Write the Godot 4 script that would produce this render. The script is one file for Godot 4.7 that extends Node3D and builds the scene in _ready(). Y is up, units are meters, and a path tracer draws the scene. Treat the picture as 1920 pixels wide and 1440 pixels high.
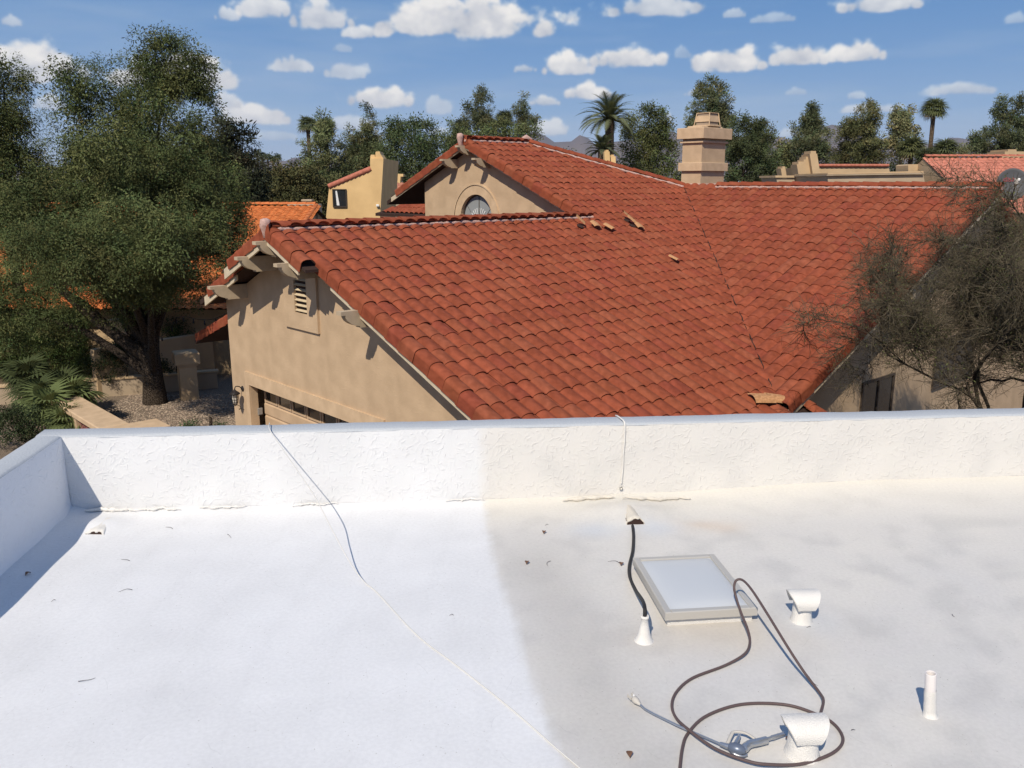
extends Node3D

const EYE := Vector3(0, 6.2, 0)
const PITCH := deg_to_rad(13.22)
const SL := 0.39794            # roof pitch of the tiled house (22.8 degrees)
const T := 0.42036             # its rise over run
const W := 0.28                # tile width
const E := 0.378               # tile exposure down the slope

var rng := RandomNumberGenerator.new()
var taken := {}
var M := {}
var noise := FastNoiseLite.new()
var house: Node3D
var flat_roof: Node3D
var tile_mesh: ArrayMesh
var rake_mesh: ArrayMesh
var rake_mesh_b: ArrayMesh
var cap_mesh: ArrayMesh
var tile_mats: Array[StandardMaterial3D] = []
var tile_tints: Array[Color] = []

# ---------------------------------------------------------------- helpers
func numbered(called: String) -> String:
	if not taken.has(called):
		taken[called] = 0
		return called
	taken[called] += 1
	return "%s_%03d" % [called, taken[called]]

func tag(o: Node3D, label := "", category := "", group := "", kind := "") -> Node3D:
	if label: o.set_meta("label", label)
	if category: o.set_meta("category", category)
	if group: o.set_meta("group", group)
	if kind: o.set_meta("kind", kind)
	return o

func thing(called: String, label: String, category: String, where := Vector3.ZERO, turn := 0.0, group := "") -> Node3D:
	var o := Node3D.new()
	o.name = numbered(called)
	add_child(o)
	o.position = where
	o.rotation.y = turn
	tag(o, label, category, group)
	return o

func mb(smooth := false) -> SurfaceTool:
	var st := SurfaceTool.new()
	st.begin(Mesh.PRIMITIVE_TRIANGLES)
	st.set_smooth_group(0 if smooth else -1)
	return st

func done(st: SurfaceTool) -> ArrayMesh:
	st.generate_normals()
	return st.commit()

func put(mesh: Mesh, called: String, m: Material, parent: Node = null, xf := Transform3D()) -> MeshInstance3D:
	var o := MeshInstance3D.new()
	o.mesh = mesh
	o.material_override = m
	o.transform = xf
	if parent == null:
		o.name = numbered(called)
		add_child(o)
	else:
		var key := str(parent.get_instance_id()) + called
		if taken.has(key):
			taken[key] += 1
			o.name = "%s_%03d" % [called, taken[key]]
		else:
			taken[key] = 0
			o.name = called
		parent.add_child(o, true)
	return o

func build(st: SurfaceTool, called: String, m: Material, parent: Node = null, xf := Transform3D()) -> MeshInstance3D:
	return put(done(st), called, m, parent, xf)

func tri(st: SurfaceTool, a: Vector3, b: Vector3, c: Vector3) -> void:
	st.add_vertex(a); st.add_vertex(c); st.add_vertex(b)

func quad(st: SurfaceTool, a: Vector3, b: Vector3, c: Vector3, d: Vector3) -> void:
	tri(st, a, b, c); tri(st, a, c, d)

func box(st: SurfaceTool, c: Vector3, s: Vector3, b := Basis()) -> void:
	st.set_smooth_group(-1)
	var p: Array[Vector3] = []
	for k in 8:
		p.append(c + b * (s * 0.5 * Vector3(1 if k & 1 else -1, 1 if k & 2 else -1, 1 if k & 4 else -1)))
	quad(st, p[4], p[5], p[7], p[6]); quad(st, p[1], p[0], p[2], p[3])
	quad(st, p[5], p[1], p[3], p[7]); quad(st, p[0], p[4], p[6], p[2])
	quad(st, p[6], p[7], p[3], p[2]); quad(st, p[0], p[1], p[5], p[4])

func box_mm(st: SurfaceTool, lo: Vector3, hi: Vector3) -> void:
	box(st, (lo + hi) * 0.5, (hi - lo).abs())

# box with worn, chamfered top edges
func bevel_box(st: SurfaceTool, lo: Vector3, hi: Vector3, r: float) -> void:
	var prof := PackedVector2Array([Vector2(0, lo.y), Vector2(0, hi.y - r), Vector2(r * 0.4, hi.y - r * 0.3), Vector2(r, hi.y)])
	st.set_smooth_group(-1)
	for k in 3:
		var a := prof[k]
		var b := prof[k + 1]
		var p := [Vector3(lo.x + a.x, a.y, hi.z - a.x), Vector3(hi.x - a.x, a.y, hi.z - a.x), Vector3(hi.x - a.x, a.y, lo.z + a.x), Vector3(lo.x + a.x, a.y, lo.z + a.x)]
		var q := [Vector3(lo.x + b.x, b.y, hi.z - b.x), Vector3(hi.x - b.x, b.y, hi.z - b.x), Vector3(hi.x - b.x, b.y, lo.z + b.x), Vector3(lo.x + b.x, b.y, lo.z + b.x)]
		for i in 4:
			var j := (i + 1) % 4
			quad(st, p[i], p[j], q[j], q[i])
		if k == 2:
			quad(st, q[0], q[1], q[2], q[3])

func frame_of(dir: Vector3) -> Basis:
	var y := dir.normalized()
	var x := (Vector3.UP if absf(y.y) < 0.9 else Vector3.RIGHT).cross(y).normalized()
	return Basis(x, y, x.cross(y))

func tube(st: SurfaceTool, pts: Array, radii: Array, sides := 8, caps := true, squash := 1.0) -> void:
	st.set_smooth_group(0)
	var n := pts.size()
	var rings := []
	var b := frame_of(pts[1] - pts[0])
	for i in n:
		var d: Vector3 = (pts[mini(i + 1, n - 1)] - pts[maxi(i - 1, 0)]).normalized()
		var x: Vector3 = (b.x - d * b.x.dot(d)).normalized()
		b = Basis(x, d, x.cross(d))
		var r: float = radii[mini(i, radii.size() - 1)]
		var ring := []
		for k in sides:
			var a := TAU * k / sides
			ring.append(pts[i] + (b.x * cos(a) + b.z * sin(a) * squash) * r)
		rings.append(ring)
	for i in n - 1:
		for k in sides:
			var j := (k + 1) % sides
			quad(st, rings[i][j], rings[i][k], rings[i + 1][k], rings[i + 1][j])
	if caps:
		st.set_smooth_group(-1)
		for k in range(1, sides - 1):
			tri(st, rings[0][0], rings[0][k], rings[0][k + 1])
			tri(st, rings[n - 1][0], rings[n - 1][k + 1], rings[n - 1][k])

func lathe(st: SurfaceTool, prof: Array, sides := 16, at0 := Vector3.ZERO, b := Basis()) -> void:
	st.set_smooth_group(0)
	for i in prof.size() - 1:
		for k in sides:
			var a := TAU * k / sides
			var c := TAU * (k + 1) / sides
			var p := func(q: Vector2, t: float) -> Vector3: return at0 + b * Vector3(q.x * cos(t), q.y, -q.x * sin(t))
			quad(st, p.call(prof[i], a), p.call(prof[i], c), p.call(prof[i + 1], c), p.call(prof[i + 1], a))

# polygon in a plane (origin o, axes ax, ay), swept by vector d; seen front is where ax x ay points
func prism(st: SurfaceTool, poly: PackedVector2Array, o: Vector3, ax: Vector3, ay: Vector3, d: Vector3) -> void:
	st.set_smooth_group(-1)
	if Geometry2D.is_polygon_clockwise(poly):
		poly = poly.duplicate(); poly.reverse()
	var area := 0.0
	for i in poly.size():
		area += poly[i].cross(poly[(i + 1) % poly.size()])
	if area < 0.0:
		poly = poly.duplicate(); poly.reverse()
	var back := d.dot(ax.cross(ay)) < 0.0
	var t := Geometry2D.triangulate_polygon(poly)
	var p := func(k: int) -> Vector3: return o + ax * poly[k].x + ay * poly[k].y
	for i in range(0, t.size(), 3):
		var a := t[i]
		var b := t[i + 1]
		var c := t[i + 2]
		if (poly[b] - poly[a]).cross(poly[c] - poly[a]) < 0.0:
			var s := b; b = c; c = s
		var A: Vector3 = p.call(a)
		var B: Vector3 = p.call(b)
		var C: Vector3 = p.call(c)
		if back:
			tri(st, A, B, C); tri(st, A + d, C + d, B + d)
		else:
			tri(st, A, C, B); tri(st, A + d, B + d, C + d)
	for i in poly.size():
		var A: Vector3 = p.call(i)
		var B: Vector3 = p.call((i + 1) % poly.size())
		if back: quad(st, A, A + d, B + d, B)
		else: quad(st, A, B, B + d, A + d)

func at(x: float, y: float, d: float) -> Vector3:   # a point seen at that place of the photograph, d metres ahead
	var c := Basis(Vector3.RIGHT, -PITCH) * Vector3((x - 960.0) / 1600.0, -(y - 720.0) / 1600.0, -1.0)
	return EYE + c * (d / -c.z)

func V3(l: Array) -> Array:
	var r := []
	for i in range(0, l.size(), 3): r.append(Vector3(l[i], l[i + 1], l[i + 2]))
	return r

func spline(pts: Array, per := 6) -> Array:
	var c := Curve3D.new()
	for i in pts.size():
		var t: Vector3 = (pts[mini(i + 1, pts.size() - 1)] - pts[maxi(i - 1, 0)]) / 6.0
		c.add_point(pts[i], -t, t)
	var r := []
	for i in pts.size() - 1:
		for k in per:
			r.append(c.sample(i, float(k) / per))
	r.append(pts[-1])
	return r

# ---------------------------------------------------------------- textures and materials
func noise_tex(seed_: int, freq: float, lo: Color, hi: Color, size := 256, octaves := 4, contrast := 1.0) -> ImageTexture:
	var f := FastNoiseLite.new()
	f.seed = seed_; f.frequency = freq; f.fractal_octaves = octaves
	f.noise_type = FastNoiseLite.TYPE_SIMPLEX_SMOOTH
	var im := f.get_seamless_image(size, size)
	var out := Image.create(size, size, false, Image.FORMAT_RGB8)
	for y in size:
		for x in size:
			var v := clampf((im.get_pixel(x, y).r - 0.5) * contrast + 0.5, 0.0, 1.0)
			out.set_pixel(x, y, lo.lerp(hi, v))
	return ImageTexture.create_from_image(out)

func stucco_tex(seed_: int, strokes: int) -> ImageTexture:   # height of trowelled stucco: short ragged ridges
	var n := 512
	var h := PackedFloat32Array()
	h.resize(n * n)
	var r := RandomNumberGenerator.new()
	r.seed = seed_
	var f := FastNoiseLite.new()
	f.seed = seed_; f.frequency = 0.03
	var base := f.get_seamless_image(n, n)
	for i in n * n:
		h[i] = 0.35 + 0.06 * base.get_pixel(i % n, i / n).r + r.randf() * 0.015
	for s in strokes:
		var x := r.randf() * n
		var y := r.randf() * n
		var a := r.randfn(0.5 if sin(x * 0.02 + y * 0.013) > 0.0 else -0.7, 0.5)
		var l := r.randi_range(10, 46)
		var amp := 0.06 + 0.34 * pow(r.randf(), 2.0)
		for k in l:
			a += r.randfn(0.0, 0.10) if r.randf() < 0.9 else r.randfn(0.0, 0.7)
			x += cos(a); y += sin(a)
			var e := amp * sin(PI * (k + 0.5) / l)
			for q in range(-1, 6):                       # steep on one side, long slope on the other
				var g := e * (1.0 - float(q) / 6.0) if q >= 0 else e * 0.4
				var xi := posmod(int(x - sin(a) * q), n)
				var yi := posmod(int(y + cos(a) * q), n)
				h[yi * n + xi] = maxf(h[yi * n + xi], 0.42 + g)
	var im := Image.create(n, n, false, Image.FORMAT_L8)
	for i in n * n:
		im.set_pixel(i % n, i / n, Color(h[i], h[i], h[i]))
	return ImageTexture.create_from_image(im)

func speck_tex() -> ImageTexture:   # a bright coat with grit, faint scuffs and small dark flecks
	var n := 1024
	var f := FastNoiseLite.new()
	f.seed = 41; f.frequency = 0.05; f.fractal_octaves = 4
	var g := f.get_seamless_image(n, n)
	var im := Image.create(n, n, false, Image.FORMAT_RGB8)
	var r := RandomNumberGenerator.new()
	r.seed = 42
	for y in n:
		for x in n:
			var v := 0.955 + 0.045 * g.get_pixel(x, y).r - 0.03 * r.randf()
			im.set_pixel(x, y, Color(v, v, v))
	for k in 260:
		var x := r.randi() % n
		var y := r.randi() % n
		var d := r.randf_range(0.35, 0.85)
		for q in r.randi_range(1, 5):
			im.set_pixel(posmod(x + r.randi_range(-1, 1), n), posmod(y + r.randi_range(-1, 1), n), Color(d, d * 0.94, d * 0.86))
	for k in 26:
		var p := Vector2(r.randf() * n, r.randf() * n)
		var a := r.randf() * TAU
		for q in r.randi_range(20, 90):
			a += r.randfn(0.0, 0.06)
			p += Vector2(cos(a), sin(a))
			var c := im.get_pixel(posmod(int(p.x), n), posmod(int(p.y), n))
			im.set_pixel(posmod(int(p.x), n), posmod(int(p.y), n), c.darkened(0.08))
	return ImageTexture.create_from_image(im)

func mat(called: String, c: Color, rough := 0.85, tex: Texture2D = null, scale := 1.0, world := false) -> StandardMaterial3D:
	var m := StandardMaterial3D.new()
	m.resource_name = called
	m.albedo_color = c.linear_to_srgb()
	m.roughness = rough
	m.metallic_specular = 0.28
	if tex:
		m.albedo_texture = tex
	m.uv1_triplanar = true
	m.uv1_world_triplanar = world
	m.uv1_scale = Vector3.ONE * scale
	return m

func bump(m: StandardMaterial3D, tex: Texture2D, cm: float) -> StandardMaterial3D:
	m.heightmap_enabled = true
	m.heightmap_texture = tex
	m.heightmap_scale = cm
	return m

func leaf_mat(called: String, c: Color, through := 0.35) -> StandardMaterial3D:
	var m := StandardMaterial3D.new()
	m.resource_name = called
	m.albedo_color = c.linear_to_srgb()
	m.roughness = 0.75
	m.metallic_specular = 0.18
	m.vertex_color_use_as_albedo = true
	m.backlight_enabled = true
	m.backlight = Color(through, through, through * 0.6)
	m.cull_mode = BaseMaterial3D.CULL_DISABLED
	return m

func materials() -> void:
	var mottle := noise_tex(3, 0.012, Color(0.92, 0.915, 0.91), Color(1, 1, 1), 256, 5, 1.2)
	var grain := noise_tex(5, 0.12, Color(0.93, 0.93, 0.93), Color(1, 1, 1), 256, 4, 1.4)
	var clay := noise_tex(7, 0.018, Color(0.84, 0.82, 0.80), Color(1, 1, 1), 256, 6, 1.8)
	var grit := noise_tex(9, 0.16, Color(0.45, 0.43, 0.42), Color(1, 1, 1), 512, 5, 2.2)
	var bark := noise_tex(11, 0.05, Color(0.35, 0.33, 0.3), Color(1, 1, 1), 256, 5, 2.0)
	var rough_h := noise_tex(13, 0.09, Color(0, 0, 0), Color(1, 1, 1), 256, 4, 1.4)
	var stucco := stucco_tex(21, 900)
	var fine := stucco_tex(22, 1500)
	M.coat = bump(mat("roof_coating", Color(1, 1, 1), 0.62, speck_tex(), 0.55), rough_h, 0.035)
	M.coat.vertex_color_use_as_albedo = true
	M.parapet = bump(mat("painted_stucco", Color(0.95, 0.95, 0.95), 0.7, null, 0.9), stucco, 0.95)
	M.parapet.vertex_color_use_as_albedo = true
	M.cap = bump(mat("painted_cap", Color(0.47, 0.50, 0.53), 0.6, grain, 1.6), rough_h, 0.15)
	M.aged_lump = bump(mat("thick_aged_coating", Color(0.68, 0.635, 0.555), 0.7, grain, 5.0), rough_h, 0.3)
	M.white_lump = bump(mat("thick_white_coating", Color(0.8, 0.78, 0.74), 0.6, grain, 6.0), rough_h, 0.35)
	M.tan = bump(mat("tan_stucco", Color(0.55, 0.405, 0.265), 0.9, mottle, 0.45), fine, 0.4)
	M.tan_trim = bump(mat("tan_trim", Color(0.605, 0.445, 0.29), 0.85, mottle, 0.8), fine, 0.25)
	M.beam = mat("beige_timber", Color(0.50, 0.405, 0.285), 0.75, mottle, 1.2)
	M.fascia = mat("beige_fascia", Color(0.62, 0.53, 0.39), 0.7, mottle, 1.2)
	M.soffit = mat("soffit_board", Color(0.36, 0.28, 0.21), 0.85, mottle, 0.8)
	M.under = mat("underlay", Color(0.05, 0.03, 0.025), 0.95, grain, 1.0)
	M.mortar = bump(mat("pink_mortar", Color(0.62, 0.42, 0.37), 0.95, clay, 3.0), rough_h, 0.8)
	M.cut_clay = mat("bare_clay", Color(0.56, 0.305, 0.15), 0.9, clay, 3.0)
	M.door = mat("garage_door_paint", Color(0.54, 0.39, 0.255), 0.6, mottle, 0.5)
	M.iron = mat("black_iron", Color(0.025, 0.022, 0.022), 0.45)
	M.lamp_glass = mat("frosted_glass", Color(0.62, 0.58, 0.5), 0.3)
	M.gray_box = mat("gray_plastic", Color(0.27, 0.25, 0.23), 0.5)
	M.dark_glass = mat("dark_glass", Color(0.02, 0.023, 0.026), 0.08)
	M.dark_glass.metallic_specular = 0.8
	M.win_glass = mat("window_glass", Color(0.30, 0.32, 0.33), 0.12)
	M.win_glass.metallic_specular = 1.0
	M.win_frame = mat("bronze_frame", Color(0.07, 0.055, 0.045), 0.45)
	M.slat = mat("louver_slat", Color(0.60, 0.49, 0.33), 0.7, mottle, 2.0)
	M.yellow = bump(mat("yellow_stucco", Color(0.74, 0.51, 0.25), 0.9, mottle, 0.2), fine, 0.4)
	M.sand = bump(mat("sand_stucco", Color(0.56, 0.41, 0.25), 0.9, mottle, 0.2), fine, 0.4)
	M.gray_tan = mat("gray_tan_stucco", Color(0.46, 0.365, 0.26), 0.9, mottle, 0.2)
	M.orange_tile = mat("orange_tile", Color(0.62, 0.20, 0.07), 0.85, clay, 0.9, true)
	M.pink_tile = mat("faded_pink_tile", Color(0.52, 0.19, 0.13), 0.85, clay, 0.9, true)
	M.red_far = mat("red_far_tile", Color(0.42, 0.12, 0.065), 0.85, clay, 0.9, true)
	M.alu = mat("mill_aluminium", Color(0.50, 0.48, 0.44), 0.38)
	M.alu.metallic = 0.25
	M.dome = mat("milky_acrylic", Color(0.50, 0.525, 0.55), 0.32)
	M.dome.metallic_specular = 0.4
	M.black = mat("black_rubber", Color(0.03, 0.03, 0.032), 0.55, grain, 20.0)
	M.hose = mat("brown_hose", Color(0.115, 0.083, 0.082), 0.42, grain, 12.0)
	M.steel = mat("gun_steel", Color(0.45, 0.47, 0.5), 0.28)
	M.steel.metallic = 0.8
	M.gun_blue = mat("gun_body", Color(0.16, 0.19, 0.25), 0.35)
	M.gun_blue.metallic = 0.4
	M.dirty_white = mat("paint_caked_plastic", Color(0.55, 0.52, 0.47), 0.7, grain, 14.0)
	M.cable_white = mat("white_cable", Color(0.62, 0.61, 0.58), 0.55)
	M.pvc = bump(mat("white_pvc", Color(0.78, 0.74, 0.72), 0.42, grain, 8.0), rough_h, 0.05)
	M.dead_leaf = mat("dead_leaf", Color(0.16, 0.09, 0.06), 0.8)
	M.twig = mat("dry_twig", Color(0.10, 0.085, 0.075), 0.85)
	M.ground = bump(mat("desert_gravel", Color(0.36, 0.29, 0.22), 0.95, grit, 0.55, true), rough_h, 1.0)
	M.path = mat("terracotta_path", Color(0.46, 0.25, 0.15), 0.9, mottle, 0.6, true)
	M.dirt = bump(mat("bare_soil", Color(0.30, 0.22, 0.15), 0.95, grit, 0.7, true), rough_h, 0.8)
	M.pebble = mat("pebble", Color(1, 1, 1), 0.9)
	M.pebble.vertex_color_use_as_albedo = true
	M.brick = mat("lattice_brick", Color(0.30, 0.13, 0.115), 0.9, clay, 3.0)
	M.bark = bump(mat("dark_bark", Color(0.115, 0.09, 0.07), 0.95, bark, 1.6), bark, 3.0)
	M.gray_bark = bump(mat("gray_bark", Color(0.20, 0.165, 0.13), 0.9, bark, 2.5), bark, 1.0)
	M.green_bark = mat("branch_bark", Color(0.105, 0.085, 0.062), 0.9, bark, 4.0)
	M.palm_bark = bump(mat("palm_bark", Color(0.24, 0.18, 0.13), 0.95, bark, 1.0), bark, 3.0)
	M.leaf = leaf_mat("leaf", Color(1, 1, 1))
	M.mountain = mat("desert_rock", Color(0.17, 0.135, 0.115), 0.95, mottle, 0.0008, true)
	M.dish = mat("dish_gray", Color(0.075, 0.078, 0.085), 0.5)
	M.red_print = mat("red_print", Color(0.35, 0.05, 0.06), 0.6)
	M.white_paint = mat("white_paint", Color(0.75, 0.75, 0.74), 0.5)
	M.tile_far = mat("clay_tile", Color(1, 1, 1), 0.92, clay, 1.1, true)
	M.tile_far.vertex_color_use_as_albedo = true
	for k in 8:
		var c := Color(0.295, 0.077, 0.039)
		c = c * (0.92 + 0.025 * k)
		if k == 2: c = Color(0.30, 0.085, 0.042)
		if k == 5: c = Color(0.315, 0.092, 0.048)
		if k == 6: c = Color(0.282, 0.069, 0.039)
		c.a = 1.0
		tile_tints.append(c)
		tile_mats.append(mat("clay_tile_%d" % k, c, 0.92, clay, 1.1, true))

# ---------------------------------------------------------------- sky
func sky_image() -> Image:
	var w := 4096
	var h := 2048
	var im := Image.create(w, h, false, Image.FORMAT_RGB8)
	var stops := [[0.0, Color8(196, 206, 219)], [1.5, Color8(182, 198, 219)], [4.0, Color8(152, 181, 215)], [7.0, Color8(126, 163, 208)], [11.0, Color8(102, 146, 199)], [20.0, Color8(82, 127, 184)], [45.0, Color8(78, 120, 176)], [90.0, Color8(70, 110, 166)]]
	for y in h:
		var el := 90.0 - (y + 0.5) / h * 180.0
		var c := Color8(120, 105, 90)
		if el >= 0.0:
			for k in stops.size() - 1:
				if el <= stops[k + 1][0]:
					c = stops[k][1].lerp(stops[k + 1][1], (el - stops[k][0]) / (stops[k + 1][0] - stops[k][0]))
					break
		im.fill_rect(Rect2i(0, y, w, 1), c)
	var f := FastNoiseLite.new()
	f.seed = 77; f.frequency = 0.03; f.fractal_octaves = 5; f.fractal_gain = 0.55
	# left, right, top and foot of each cloud as it stands in the photograph, and how thick it is
	var clouds := [[-60, 165, 66, 150, 1.0], [205, 445, 88, 165, 1.0], [392, 548, 182, 232, 1.0], [395, 450, 160, 204, 0.8], [505, 585, 94, 133, 0.8], [602, 684, 104, 146, 0.7], [440, 545, -22, 32, 0.9], [540, 664, -14, 54, 0.9], [636, 716, 38, 70, 0.9],
		[690, 1040, -40, 70, 1.0], [642, 780, 150, 202, 1.0], [796, 846, 166, 214, 0.55], [958, 1008, 112, 135, 0.7], [1010, 1120, 84, 142, 1.0], [1094, 1256, 70, 128, 1.0], [1262, 1300, 76, 110, 0.4], [1284, 1444, 66, 138, 1.0], [1432, 1556, 62, 126, 1.0], [1552, 1666, 62, 118, 1.0],
		[1120, 1336, -30, 34, 0.85], [1352, 1400, 8, 34, 0.6], [1405, 1500, 14, 44, 0.5], [1555, 1740, -30, 28, 0.9], [1052, 1150, 148, 186, 1.0], [986, 1054, 172, 198, 0.85], [994, 1070, 216, 254, 0.8], [1236, 1262, 204, 226, 0.6], [1280, 1320, 158, 180, 0.6], [1570, 1690, 186, 212, 0.7],
		[1740, 1880, 140, 180, 0.7], [1470, 1515, 158, 178, 0.4], [1585, 1622, 166, 184, 0.5], [400, 448, 8, 36, 0.75], [0, 36, 22, 46, 0.6], [60, 130, 168, 204, 0.7], [612, 700, 206, 244, 0.6], [480, 560, 236, 262, 0.45], [1460, 1500, 232, 256, 0.5], [1880, 1925, 16, 44, 0.45], [620, 660, 74, 96, 0.4], [1050, 1085, 16, 40, 0.5], [800, 840, 232, 252, 0.5]]
	for c in clouds:
		var a := at(c[0], c[3], 100.0) - EYE
		var b := at(c[1], c[2], 100.0) - EYE
		var x0 := atan2(a.x, -a.z); var x1 := atan2(b.x, -b.z)
		var e0 := asin(a.normalized().y); var e1 := asin(b.normalized().y)
		cloud(im, f, x0 / TAU * w, x1 / TAU * w, (0.5 - e1 / PI) * h, (0.5 - e0 / PI) * h, c[4])
	for y in range(h / 2 - 190, h / 2):                    # thin high veil, streaked
		for x in w:
			var xs := float(posmod(x + w / 2, w))
			var v := f.get_noise_2d(xs * 0.16, y * 1.1 + 900.0) * 0.5 + f.get_noise_2d(xs * 0.05 + 70.0, y * 0.4) * 0.7 + 0.08
			var a := clampf(v + 0.1, 0.0, 0.6) * 0.42 * sin(PI * (y - h / 2 + 190) / 190.0)
			if a > 0.01: im.set_pixel(x, y, im.get_pixel(x, y).lerp(Color8(212, 214, 222), a))
	var r := RandomNumberGenerator.new()
	r.seed = 4
	for k in 190:                                          # the same broken cumulus goes on all round and overhead
		var az := r.randf() * 360.0
		var el := r.randf_range(2.0, 14.0) if k < 110 else r.randf_range(12.0, 60.0)
		if absf(wrapf(az, -180.0, 180.0)) < 35.0 and el < 14.0:
			continue
		var cw := r.randf_range(2.2, 7.5) * (1.0 + el / 30.0)
		var ch := cw * r.randf_range(0.28, 0.45)
		var x := az / 360.0 * w
		var y := (90.0 - el) / 180.0 * h
		var wide: float = cw / 360.0 * w / maxf(cos(deg_to_rad(el)), 0.3)
		cloud(im, f, x - wide * 0.5, x + wide * 0.5, y - ch / 180.0 * h, y, r.randf_range(0.5, 1.0))
	return im

func cloud(im: Image, f: FastNoiseLite, x0: float, x1: float, y0: float, y1: float, thick: float) -> void:
	var w := im.get_width()
	var cx := (x0 + x1) * 0.5
	var hw := maxf((x1 - x0) * 0.5, 3.0)
	var hh := maxf(y1 - y0, 3.0)
	var r := RandomNumberGenerator.new()
	r.seed = int(x0 * 13.0 + y0 * 7.0) + 5
	var puffs := []
	for k in 7:
		var px := -0.78 + 0.26 * k + r.randf_range(-0.1, 0.1)
		var top := (1.0 - px * px * 0.7) * r.randf_range(0.6, 1.0)
		puffs.append(Vector3(px, top * 0.5, maxf(top * 0.5, 0.2)))
	for y in range(int(y0 - hh * 0.3), int(y1 + hh * 0.3)):
		if y < 1 or y >= im.get_height() / 2: continue
		for x in range(int(cx - hw * 1.3), int(cx + hw * 1.3)):
			var u := (x - cx) / hw
			var v := (y1 - y) / hh
			var n := f.get_noise_2d(x * 1.2 + y0, y * 1.7)
			var n2 := f.get_noise_2d(x * 0.6 + 300.0, y * 0.8)
			var d := -1.0
			for p in puffs:
				var q := Vector2((u - p.x) / (p.z * 0.75), (v - p.y) / p.z)
				d = maxf(d, 1.0 - q.length())
			d = maxf(d, 1.0 - Vector2(u / 0.98, (v - 0.34) / 0.44).length())
			d += n * 0.62 + n2 * 0.32
			d -= maxf(0.0, 0.10 - v) * 3.2
			var al := smoothstep(-0.05, 0.42, d) * thick
			if al <= 0.003: continue
			var lit := clampf(0.42 + v * 0.75 + n * 0.5 + n2 * 0.25, 0.0, 1.0)
			var col := Color8(168, 175, 191).lerp(Color8(247, 244, 240), lit)
			var xi := posmod(x, w)
			im.set_pixel(xi, y, im.get_pixel(xi, y).lerp(col, al))

# ---------------------------------------------------------------- scene
func _ready() -> void:
	rng.seed = 11
	noise.seed = 3
	noise.frequency = 1.0
	noise.fractal_octaves = 3
	var cam := Camera3D.new()
	cam.name = "camera"
	cam.position = EYE
	cam.rotation = Vector3(-PITCH, 0, 0)
	cam.fov = rad_to_deg(2.0 * atan(720.0 / 1600.0))
	cam.near = 0.05
	cam.far = 30000.0
	add_child(cam)
	cam.current = true
	var env := Environment.new()
	env.background_mode = Environment.BG_SKY
	var sky := Sky.new()
	var pano := PanoramaSkyMaterial.new()
	pano.panorama = ImageTexture.create_from_image(sky_image())
	sky.sky_material = pano
	env.sky = sky
	env.tonemap_mode = Environment.TONE_MAPPER_LINEAR
	env.tonemap_exposure = 1.0
	env.sdfgi_enabled = true
	env.ssao_enabled = true
	env.ssil_enabled = true
	env.fog_enabled = true
	env.fog_density = 0.000035
	env.fog_light_color = Color(0.66, 0.74, 0.86)
	var we := WorldEnvironment.new()
	we.name = "environment"
	we.environment = env
	add_child(we)
	var sun := DirectionalLight3D.new()
	sun.name = "sun"
	sun.light_energy = 1.46
	sun.light_color = Color(1.0, 0.955, 0.885)
	sun.light_angular_distance = 0.5
	sun.shadow_enabled = true
	sun.look_at_from_position(Vector3.ZERO, Vector3(0.34, -1.0, -0.93))
	add_child(sun)
	materials()
	terrain()
	flat_roof_building()
	tiled_house()
	far_houses()
	yard()
	trees()
	roof_things()
	house_things()

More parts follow.
